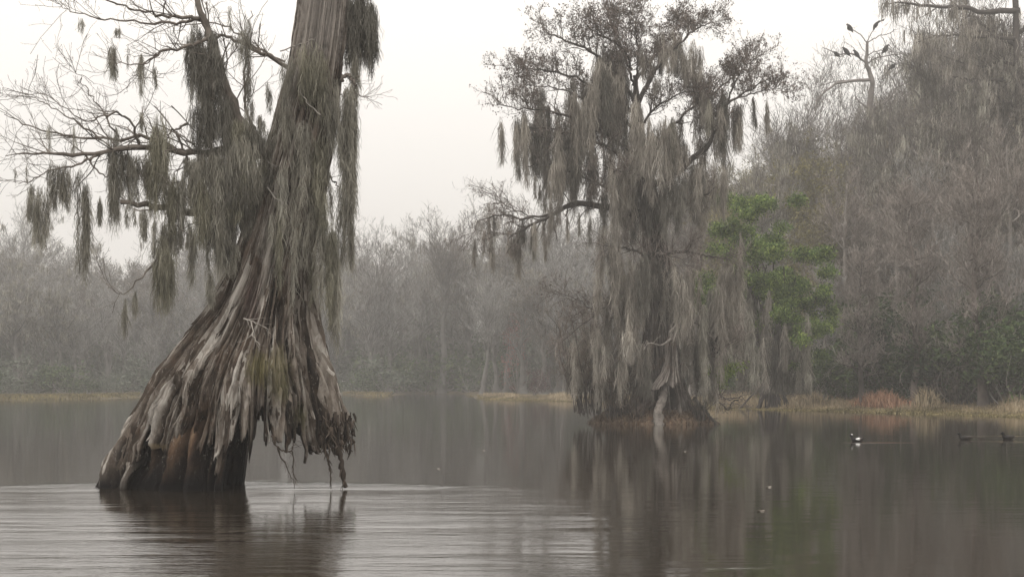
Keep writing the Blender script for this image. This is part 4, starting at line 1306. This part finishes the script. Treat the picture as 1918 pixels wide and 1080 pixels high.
def shrub(name, seed, w, h, loc, label, mat, n=260, size=.10, group=None, cat='bush'):
    rng = np.random.default_rng(seed)
    loc = AN(loc, float)
    t = thing(name, tuple(loc), label, cat, group)
    mb, ml = MB(), MB()
    tips = []
    for i in range(9):
        a = rng.uniform(0, 6.28)
        zc = rng.uniform(.25, .85)
        rr_ = w * .5 * math.sqrt(max(.1, 1 - (zc - .3) ** 2 * 1.6)) * rng.uniform(.2, .75)
        c = loc + AN([math.cos(a) * rr_, math.sin(a) * rr_, zc * h])
        tips.append(c)
        leaf_clump(ml, c, AN([w * .24, w * .24, h * .19]) * rng.uniform(.7, 1.2), n, rng, size)
    stems(loc, tips, .05, rng, mb)
    C = np.stack([catmull([loc, (loc + q) / 2 + rng.normal(size=3) * .2, q], 8) for q in tips])
    C2, R2 = grow(C, np.full((9, 8), .02), 8, rng, (.3, 1), (.15 * h, .4 * h), (.3, 1.), .3, 0, .2, 5, .6, .4, rmin=.008)
    twig_ribbons(mb, C2, R2, rng, rng.uniform(0, 1, len(C2)), .02)
    mb.build('stem', M_wood_g, t)
    ml.build('foliage', mat, t)
    return t


def children(o):
    return [c for c in bpy.data.objects if c.parent == o]


def copy_thing(o, kids, loc, rz, sc):
    c = o.copy()
    COL.objects.link(c)
    c.location = loc
    c.rotation_euler = (0, 0, rz)
    c.scale = (sc[0], sc[0], sc[1])
    for k in kids:
        d = k.copy()
        COL.objects.link(d)
        d.parent = c
    return c


class Proto:
    def __init__(self, make, h):
        self.make, self.h, self.o, self.kids = make, h, None, None

    def put(self, x, y, height, rz, label, group, wide=1.):
        z = float(ground_z(AN([x]), AN([y]))[0]) - .15
        s = height / self.h
        if self.o is None:
            self.o = self.make((x, y, z))
            self.kids = children(self.o)
            self.o.scale = (s * wide, s * wide, s)
            self.o.rotation_euler = (0, 0, rz)
            o = self.o
        else:
            o = copy_thing(self.o, self.kids, (x, y, z), rz, (s * wide, s))
        return tag(o, label, None, group)


# prototypes: near (right shore) and far (thicker twigs, fewer of them seen)
def mk(seed, h, kind, **kw):
    return Proto(lambda loc: wood_tree('bare_tree', seed, h, kind, loc, '-', None, **kw), h)


near_p = [mk(101, 20, 'vase', twm=M_tw_grey, bud=(M_bud, .6, .07), tw=.026), mk(102, 20, 'vase', twm=M_tw_pink, bud=(M_bud, .4, .07), tw=.026), mk(103, 20, 'spire', twm=M_tw_grey, moss=2200, tw=.026),
          mk(104, 20, 'vase', twm=M_tw_oliv, bud=(M_budo, 1.6, .085), tw=.026), mk(105, 20, 'spire', twm=M_tw_pink, tw=.026), mk(106, 20, 'dome', twm=M_tw_grey, moss=3000, tw=.026)]
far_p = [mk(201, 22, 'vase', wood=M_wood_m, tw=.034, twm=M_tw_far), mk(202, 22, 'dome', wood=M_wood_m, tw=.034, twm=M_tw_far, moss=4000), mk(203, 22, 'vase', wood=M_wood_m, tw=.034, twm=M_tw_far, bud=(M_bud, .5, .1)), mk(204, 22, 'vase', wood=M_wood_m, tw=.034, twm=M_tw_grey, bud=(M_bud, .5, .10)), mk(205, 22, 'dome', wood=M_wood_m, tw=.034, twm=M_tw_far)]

rng = np.random.default_rng(5)
# right wood ------------------------------------------------
top_px = AN([1250, 1330, 1400, 1460, 1560, 1640, 1700, 1800, 2100])
top_py = AN([330, 290, 250, 215, 225, 200, 105, 40, 0.])
placed = []
for row, (dmin, dmax, cnt, x0, x1) in enumerate(((116, 128, 13, 1470, 2080), (130, 148, 20, 1340, 2080), (150, 180, 24, 1290, 2080), (180, 205, 18, 1200, 2060))):
    for i in range(cnt):
        px = x0 + (x1 - x0) * (i + rng.uniform(.1, .9)) / cnt
        d = rng.uniform(dmin, dmax)
        ty = np.interp(px, top_px, top_py) + rng.uniform(0, 90 if row < 2 else 30) + (90 if row == 0 else 0)
        hgt = (HY - ty) * d / F + 1.8
        olive = 1330 < px < 1600 and rng.uniform() < .55
        pr = near_p[3] if olive else near_p[[0, 1, 2, 4, 5, 2, 5][rng.integers(0, 7)]]
        pr.put((px - CXP) * d / F, d, hgt, rng.uniform(0, 6.28), 'olive budding tree crowded in the misty wood on the right shore' if olive else 'bare grey brown tree crowded in the misty wood on the right shore',
               'budding trees of the right wood' if olive else 'bare trees of the right wood', 1.0)
# far wood ------------------------------------------------
ft_x = AN([-300, 0, 60, 150, 260, 430, 560, 640, 690, 750, 800, 900, 1000, 1150, 1300, 1500])
ft_y = AN([420, 408, 415, 452, 452, 440, 445, 440, 418, 440, 432, 410, 400, 385, 330, 300.])
for row, (dadd, cnt) in enumerate(((5, 40), (18, 40), (38, 38), (65, 34))):
    for i in range(cnt):
        px = -260 + 1680 * (i + rng.uniform(.05, .95)) / cnt
        d = float(np.clip(shore(px), 195, 240)) + dadd + rng.uniform(0, 12)
        ty = np.interp(px, ft_x, ft_y) + (rng.uniform(30, 170) if row == 0 else rng.uniform(10, 80) if row == 1 else rng.uniform(-26, 34))
        hgt = (HY - ty) * d / F + 1.8
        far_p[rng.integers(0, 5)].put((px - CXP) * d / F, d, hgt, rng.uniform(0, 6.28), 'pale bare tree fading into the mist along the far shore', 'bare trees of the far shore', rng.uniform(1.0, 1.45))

# shrubs: evergreen understorey ----------------------------
def mks(seed, w, h, mat, n=330, size=.13):
    return Proto(lambda loc: shrub('evergreen_bush', seed, w, h, loc, '-', mat, n, size), h)


sh_n = [mks(301, 5, 5, M_dkg), mks(302, 5, 5, M_evg), mks(303, 6, 5, M_evg)]
M_fev = mat_tint('mist_paled_leaves', [(0, (.05, .062, .046)), (.5, (.10, .118, .088)), (1, (.17, .185, .14))], .5, .6)  # leaf colour lightened to carry the far mist
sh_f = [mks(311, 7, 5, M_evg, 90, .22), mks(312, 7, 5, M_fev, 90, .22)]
for i in range(56):
    px = 1385 + 700 * (i + rng.uniform(0, 1)) / 56
    d = shore(px) + rng.uniform(6, 20)
    hgt = rng.uniform(2.5, 8.5) * (1.0 if px > 1560 else .7)
    sh_n[rng.integers(0, 3)].put((px - CXP) * d / F, d, hgt, rng.uniform(0, 6.28), 'dark evergreen bush under the trees of the right shore', 'evergreen bushes of the right shore', rng.uniform(.9, 1.5))
for i in range(84):
    px = -240 + 1640 * (i + rng.uniform(0, 1)) / 84
    d = shore(min(px, 860)) + rng.uniform(4, 14) + (14 if px < 262 else 0)
    if px > 860:
        d = 222 + rng.uniform(0, 12)
    hgt = rng.uniform(2.0, 6.5) if px > 640 else rng.uniform(2.0, 5.0)
    sh_f[rng.integers(0, 2)].put((px - CXP) * d / F, d, hgt, rng.uniform(0, 6.28), 'dull green bush blurred by mist at the far waterline', 'bushes of the far shore', rng.uniform(.9, 1.6))

for i in range(70):
    px = -280 + 1760 * (i + rng.uniform(0, 1)) / 70
    d = float(np.clip(shore(px), 200, 240)) + rng.uniform(24, 60)
    sh_f[rng.integers(0, 2)].put((px - CXP) * d / F, d, rng.uniform(6.5, 11.), rng.uniform(0, 6.28), 'tall dim evergreen thicket deep behind the far waterline', 'thickets behind the far shore', rng.uniform(.8, 1.2))
for i in range(44):
    px = -280 + 1760 * (i + rng.uniform(0, 1)) / 44
    d = rng.uniform(255, 285)
    sh_f[rng.integers(0, 2)].put((px - CXP) * d / F, d, rng.uniform(9, 15.), rng.uniform(0, 6.28), 'tall dim evergreen thicket deep behind the far waterline', 'thickets behind the far shore', rng.uniform(.8, 1.1))
for i in range(60):
    px = -280 + 1760 * (i + rng.uniform(0, 1)) / 60
    d = rng.uniform(290, 330)
    sh_f[rng.integers(0, 2)].put((px - CXP) * d / F, d, rng.uniform(10, 15.), rng.uniform(0, 6.28), 'tall dim evergreen thicket deep behind the far waterline', 'thickets behind the far shore', rng.uniform(.8, 1.1))
for i in range(34):
    px = 1300 + 800 * (i + rng.uniform(0, 1)) / 34
    d = rng.uniform(140, 185)
    sh_n[rng.integers(0, 3)].put((px - CXP) * d / F, d, rng.uniform(6., 10.5), rng.uniform(0, 6.28), 'tall dark thicket deep inside the right wood', 'thickets inside the right wood', rng.uniform(.9, 1.3))


def gz(px, d):
    x = (px - CXP) * d / F
    return (x, d, float(ground_z(AN([x]), AN([d]))[0]) - .1)


# individual trees one can tell apart ----------------------
shrub('red_maple', 401, 4.6, 11.5, gz(968, 212), 'young maple flushed with dull pink blossom at the far shore', M_red, 150, .13, None, 'tree')
shrub('evergreen_bush', 402, 4.2, 3.2, gz(1000, 178), 'dark maroon bush behind the grassy spit', mat_tint('maroon_leaves', [(0, (.03, .018, .018)), (.5, (.07, .040, .04)), (1, (.12, .075, .07))], .4, .6), 120, .12)
wood_tree('bald_cypress', 411, 30., 'dome', gz(826, 238), 'dome crowned bare cypress rising above the far tree line', None, .045, M_wood_m, M_tw_grey, (M_bud, .5, .09))
wood_tree('bald_cypress', 412, 25., 'dome', gz(700, 226), 'smaller round topped tree at the edge of the big cypress moss', None, .036, M_wood_m, M_tw_grey)
wood_tree('bald_cypress', 413, 42., 'dome', gz(1495, 196), 'pale flat topped cypress far behind the olive trees', None, .05, M_wood_g, M_tw_grey, (M_bud, .5, .09))
wood_tree('bald_cypress', 414, 39., 'dome', gz(1556, 190), 'pale round cypress crown just left of the vulture snag', None, .05, M_wood_g, M_tw_grey, (M_bud, .5, .09))
wood_tree('bald_cypress', 415, 42., 'dome', gz(1672, 188), 'pale cypress crown showing just right of the vulture snag', None, .05, M_wood_g, M_tw_grey, (M_bud, .5, .09))
wood_tree('bald_cypress', 416, 28.0, 'dome', gz(1770, 124), 'tall moss draped cypress beside the towering edge cypress', None, .03, M_wood_d, M_tw_grey, None, 9000)
wood_tree('bald_cypress', 417, 28.5, 'dome', gz(1852, 127), 'tall moss draped cypress partly hidden behind the towering edge cypress', None, .03, M_wood_d, M_tw_pink, None, 9000)
wood_tree('bald_cypress', 421, 15.5, 'spire', gz(1842, 99), 'tall bare pinkish cypress with level boughs behind the right marsh', None, .026, M_wood_p, M_tw_pink2)
wood_tree('bald_cypress', 422, 11., 'spire', gz(1612, 107), 'short dark stemmed bare cypress behind the orange reeds', None, .026, M_wood_d, M_tw_pink2)
wood_tree('bald_cypress', 423, 14.5, 'spire', gz(1716, 104), 'pale upright bare cypress between the two darker bare cypresses', None, .026, M_wood_p, M_tw_pink2)

pale_p = Proto(lambda loc: wood_tree('bare_tree', 431, 20, 'spire', loc, '-', None, .03, M_wood_g, M_tw_pink2), 20)
pale_q = Proto(lambda loc: wood_tree('bare_tree', 432, 20, 'vase', loc, '-', None, .03, M_wood_g, M_tw_far), 20)
for i, (px, d, hgt) in enumerate(((1548, 114, 11.5), (1668, 113, 15.), (1772, 108, 13.5), (1795, 115, 19.), (1898, 101, 12.), (1880, 114, 20.), (1444, 124, 15.), (1590, 118, 17.5), (1735, 117, 20.), (1968, 104, 15.))):
    (pale_p if i % 2 else pale_q).put((px - CXP) * d / F, d, hgt, i * 1.7, 'slim pale bare tree rising in front of the dark right wood', 'pale bare trees along the right marsh')

# tall moss hung cypress at the right edge
rng = np.random.default_rng(33)
D7 = 126.0
edge = thing('bald_cypress', gz(1915, D7), 'towering moss hung cypress at the right edge reaching past the top', 'tree')
mb = MB()
C, R = limb([(1922, 740), (1916, 600), (1912, 400), (1908, 200), (1904, 60), (1900, -120), (1896, -220)], D7, .52, .15, rng, 24, .04)
R[0, :3] *= AN([1.6, 1.3, 1.1])
mb.tubes(C, R, 12, .4, .2)
mb.build('trunk', M_wood_d, edge)
EL = [([(1908, 20), (1850, 22, -1), (1790, 14, -2), (1730, 12, -3), (1690, 4, -3.5), (1660, 8, -4)], .26, .03), ([(1908, 90), (1860, 60, 1), (1820, 24, 2), (1790, -20, 2.5)], .2, .05), ([(1906, 150), (1860, 150, -1), (1810, 148, -2), (1770, 140, -2.6)], .2, .03),
      ([(1908, 120), (1870, 118, .5), (1830, 124, 1), (1790, 112, 1.5), (1750, 100, 1.8)], .16, .02), ([(1906, 200), (1860, 180, -1), (1820, 186, -2), (1770, 220, -2.5)], .14, .02), ([(1908, 60), (1950, 40, 0), (2000, 30, 1)], .2, .04),
      ([(1904, 0), (1850, -30, 1.5), (1790, -40, 2), (1720, -30, 2.5)], .2, .03), ([(1908, 160), (1960, 150, -.5), (2010, 160, -1)], .16, .03), ([(1906, 260), (1850, 240, .5), (1800, 250, 1.), (1740, 250, 1.4)], .12, .02), ([(1906, 70), (1830, 70, -2.2), (1760, 66, -3.6), (1710, 84, -4)], .16, .02)]
for pl, r0, r1 in EL:
    mb = MB()
    C, R = limb(pl, D7, r0, r1, rng, 20, .06)
    mb.tubes(C, R, 7, .4, .2)
    br = mb.build('branch', M_wood_d, edge)
    mb = MB()
    C2, R2 = grow(C, R, 26, rng, (.12, 1), (.8, 2.6), (.4, 1.2), .05, 0, .2, 7, .45, .35, rmin=.014)
    R2 = np.minimum(R2, .05)
    mb.tubes(C2, R2, 4, rng.uniform(.1, .7, len(C2)))
    C3, R3 = grow(C2, R2, 6, rng, (.15, 1), (.4, 1.2), (.4, 1.2), 0, 0, .22, 5, .6, .4, rmin=.01)
    twig_ribbons(mb, C3, R3, rng, rng.uniform(0, 1, len(C3)), .026)
    C4, R4 = grow(C3, R3, 3, rng, (.15, 1), (.2, .6), (.4, 1.2), 0, 0, .22, 4, .6, .4, rmin=.008)
    twig_ribbons(mb, C4, R4, rng, rng.uniform(0, 1, len(C4)), .02)
    mb.build('twigs', M_tw_grey, br)
    src = np.concatenate([C2[:, 1:].reshape(-1, 3), C.reshape(-1, 3)])
    cl = src[rng.integers(0, len(src), 60)]
    p = np.repeat(cl, 12, 0) + rng.normal(size=(60 * 12, 3)) * AN([.18, .18, .2])
    n = len(p)
    ln = np.repeat(rng.uniform(.25, 1.7, 60), 12) * rng.uniform(.4, 1, n)
    Cm = np.stack([p, p + xyz(rng.normal(0, .04, n), rng.normal(0, .04, n), -ln * .4), p + xyz(rng.normal(0, .07, n), rng.normal(0, .07, n), -ln * .75), p + xyz(rng.normal(0, .08, n), rng.normal(0, .08, n), -ln)], 1)
    mb = MB()
    mb.ribbons(Cm, .05 * rng.uniform(.6, 1.3, n)[:, None] * AN([.7, 1, .8, .2]), rng, rng.uniform(0, 1, n))
    mb.build('moss', M_mossi, br)

# dead snag that carries the vultures
snag = thing('dead_snag', gz(1640, D6), 'twisted pale dead snag with bare antler limbs full of vultures', 'tree')
mb = MB()
C, R = limb([(1652, 740), (1648, 600), (1646, 480), (1644, 380), (1640, 300), (1632, 230), (1628, 200), (1634, 165), (1630, 140), (1622, 118), (1624, 100), (1624, 78)], D6, .58, .13, rng, 40, .02)
mb.tubes(C, R, 11, .5, .2)
M_snag = mat_tint('snag_wood', [(0, (.10, .09, .082)), (.5, (.18, .163, .15)), (1, (.27, .25, .23))], .4, 1.)
mb.build('trunk', M_snag, snag)
for pl, r0, r1 in (([(1624, 80), (1612, 66, -.2), (1596, 55, -.4), (1592, 54, -.4)], .06, .035), ([(1624, 80), (1630, 66, -.1), (1640, 51, -.2)], .06, .04), ([(1625, 80), (1645, 68, .3), (1664, 64, .5), (1676, 56, .6)], .06, .03),
                   ([(1622, 118), (1606, 106, -.5), (1590, 100, -.6), (1570, 102, -.8), (1550, 92, -1), (1540, 90, -1)], .13, .03), ([(1590, 100, -.6), (1574, 106, -.8), (1562, 104, -.8), (1542, 104, -.8)], .05, .02), ([(1608, 102, -.5), (1596, 88, -.3), (1584, 80, -.2)], .045, .02),
                   ([(1624, 104), (1642, 96, -.3), (1660, 95, -.6), (1680, 98, -.8), (1698, 99, -.9)], .06, .025), ([(1624, 120), (1640, 110, .2), (1668, 104, .4), (1700, 101, .6), (1716, 100, .7)], .09, .025), ([(1630, 114, 0), (1640, 102, -.3), (1660, 98, -.6)], .05, .03),
                   ([(1628, 150), (1596, 152, -1), (1566, 158, -1.6), (1546, 172, -2), (1530, 192, -2.2), (1528, 215, -2.2)], .19, .06), ([(1590, 152, -1), (1566, 152, -.6), (1540, 160, -.2), (1516, 166, 0)], .07, .02),
                   ([(1634, 205), (1660, 190, .5), (1678, 166, .8), (1672, 148, .9), (1690, 128, 1.2), (1712, 108, 1.4)], .14, .03), ([(1678, 166, .8), (1700, 154, .6), (1720, 144, .5)], .06, .02), ([(1678, 166, .8), (1716, 188, .6), (1760, 216, .2)], .09, .03),
                   ([(1634, 205), (1616, 196, -.4), (1600, 178, -.8)], .09, .04), ([(1672, 128, .8), (1664, 132, .5), (1650, 150, .2)], .05, .04)):
    mb = MB()
    C, R = limb(pl, D6, r0 * .95, r1 * .95, rng, 18, .025)
    mb.tubes(C, R, 7, .5, .2)
    C2, R2 = grow(C, R, 4, rng, (.3, 1), (.3, .9), (.4, 1.), .1, 0, .2, 5, .4, .4, rmin=.012)
    mb.tubes(C2, np.minimum(R2, .025), 4, .5)
    mb.build('branch', M_snag, snag)

# leafy evergreen with moss behind the islet
D8 = 99.0
live = thing('leafy_evergreen', gz(1452, 112.), 'glossy green leafy tree trailing grey moss just right of the islet', 'tree')
mb = MB()
tr = AN(gz(1452, 112.))
lc = [(1402, 425, .9), (1388, 455, 1.), (1385, 500, 1.1), (1408, 480, 1.2), (1436, 496, 1.1), (1420, 530, 1.1), (1468, 500, 1.1), (1490, 520, 1.0), (1456, 540, 1.1), (1506, 545, .8), (1530, 556, .6), (1386, 545, 1.1), (1492, 575, .8),
      (1502, 606, .8), (1512, 632, .5), (1476, 600, .6), (1444, 570, .8), (1400, 570, .8), (1448, 470, .8), (1380, 420, .5), (1546, 566, .3), (1378, 590, .7), (1420, 612, .4), (1402, 640, .6), (1440, 645, .55), (1482, 655, .5), (1425, 575, .8), (1516, 590, .5)]
tips = [P(x, y, 97 + rng.uniform(-2.6, 2.6)) for x, y, _ in lc]
mid = tr + AN([-.3, -.4, 3.5])
for t_ in tips:
    c = catmull([tr + rng.normal(size=3) * AN([.9, .5, 0]), mid + rng.normal(size=3) * .4, (mid + t_) / 2 + rng.normal(size=3) * .6, t_], 18)
    mb.tubes(c[None], np.linspace(.075, .03, 18)[None], 6, .3, .2)
mb.build('trunk', M_wood_d, live)
mb = MB()
for (x, y, r_), c in zip(lc, tips):
    for q in range(4):
        leaf_clump(mb, c + rng.normal(size=3) * r_ * 1.3, AN([r_ * .62, r_ * .62, r_ * .34]), int(880 * max(r_, .5) ** 2), rng, .085, 12)
M_live = mat_tint('glossy_leaves', [(0, (.03, .055, .016)), (.5, (.092, .150, .040)), (1, (.29, .36, .095))], .5, .9, .6, .25)
mb.build('foliage', M_live, live)
for i in range(60):
    x = rng.uniform(1380, 1520)
    y0 = np.interp(x, [1380, 1440, 1525], [480, 540, 580]) + rng.uniform(0, 100)
    y1 = min(735, y0 + rng.uniform(60, 170))
    moss_mb((x, y0, y1, rng.uniform(5, 13)), rng, 96 + rng.uniform(-2.5, 2.5), .028, .45).build('moss_curtain', (M_mossi, M_mossd, M_moss, M_mossd)[i % 4], live)

# ------------------------------------------------------------------ marsh: reeds and low mats along the shores
M_reed = mat_tint('dry_reeds', [(0, (.12, .10, .055)), (.5, (.30, .235, .145)), (1, (.52, .43, .30))], .5, .25)
M_reedo = mat_tint('orange_reeds', [(0, (.20, .105, .058)), (.5, (.38, .215, .14)), (1, (.54, .36, .25))], .3, .4)
M_mat = mat_tint('green_gold_mat', [(0, (.08, .07, .028)), (.5, (.19, .155, .068)), (1, (.33, .27, .14))], .5, .25)
rng = np.random.default_rng(9)


def blades(px, d, h, wd, tint, lean=.25):
    x = (px - CXP) * d / F
    z = np.maximum(ground_z(x, d), -.06)
    n = len(px)
    p = xyz(x, d, z)
    l = rng.normal(size=(n, 2)) * lean
    C = np.stack([p, p + xyz(l[:, 0] * h * .3, l[:, 1] * h * .3, h * .55), p + xyz(l[:, 0] * h, l[:, 1] * h, h * (1 - .3 * np.abs(l).sum(1)))], 1)
    mb.ribbons(C, wd * AN([1, .9, .25]) * np.ones((n, 1)), rng, tint)


mb = MB()
n = 30000
px = rng.uniform(905, 2150, n)
off = rng.uniform(-1, 12, n) ** 1.0
d = shore(px) + off
cl = .5 + .5 * fbm(xyz(px * .02, off * .2, 0 * px), 3)
h = 1.3 * np.clip(.14 + .75 * np.clip(cl, 0, 1) ** 1.5 * sstep(-1, 5, off), .1, 1.1) * rng.uniform(.6, 1.2, n) * np.where(px < 1120, .55, 1.)
blades(px, d, h, .035, np.clip(.25 + .5 * cl + rng.normal(0, .2, n), 0, 1))
tag(mb.build('reeds', M_reed), kind='stuff')
mb = MB()
n = 26000
px = rng.uniform(880, 2150, n)
d = shore(px) + rng.uniform(-5, 3, n) * rng.uniform(.4, 1, n)
blades(px, d, rng.uniform(.05, .22, n), .05, rng.uniform(0, 1, n), .7)
n = 9000
px = rng.uniform(-200, 262, n)
d = shore(px) + rng.uniform(-1, 14, n)
blades(px, d, rng.uniform(.08, .36, n), .08, rng.uniform(0, .6, n), .5)
px = rng.uniform(640, 735, 1500)
d = shore(px) + rng.uniform(0, 8, 1500)
blades(px, d, rng.uniform(.1, .35, 1500), .08, rng.uniform(.3, 1, 1500), .5)
tag(mb.build('grass', M_mat), kind='stuff')
for (cx_, wpx, dd, hh, n, lab) in ((1650, 52, 3., 1.35, 900, 'clump of orange dead reeds in front of the short bare cypress'), (1735, 28, 4., 1.5, 420, 'tall tan reed clump just right of the orange reeds'), (1520, 40, 4., 1.2, 420, 'russet reed tangle below the moss hung leafy tree')):
    mb = MB()
    px = rng.normal(cx_, wpx * .5, n)
    d = shore(px) + dd + rng.normal(0, .8, n)
    blades(px, d, hh * rng.uniform(.4, 1.1, n) * np.exp(-((px - cx_) / wpx) ** 2 * .6), .045, rng.uniform(0, 1, n), .35)
    tag(mb.build('reed_clump', M_reedo if 'tan' not in lab else M_reed), lab, 'reeds')
for i in range(16):
    pxx = 1395 + 680 * (i + rng.uniform(0, 1)) / 16
    dxx = float(shore(pxx)) + rng.uniform(7, 12)
    x, y, z = gz(pxx, dxx)
    hh = rng.uniform(1.2, 2.8)
    if i == 0:
        t0 = twig_bush('bare_bush', pxx, HY + (H - z) * F / dxx, dxx, 2.4, 2.2, rng, 'brown leafless bush at the edge of the right marsh', M_tw_b, 22, None, 'brown bushes along the right marsh')
        k0 = children(t0)
    else:
        copy_thing(t0, k0, (x, y, z), rng.uniform(0, 6.28), (hh / 2.2 * rng.uniform(.9, 1.6), hh / 2.2))
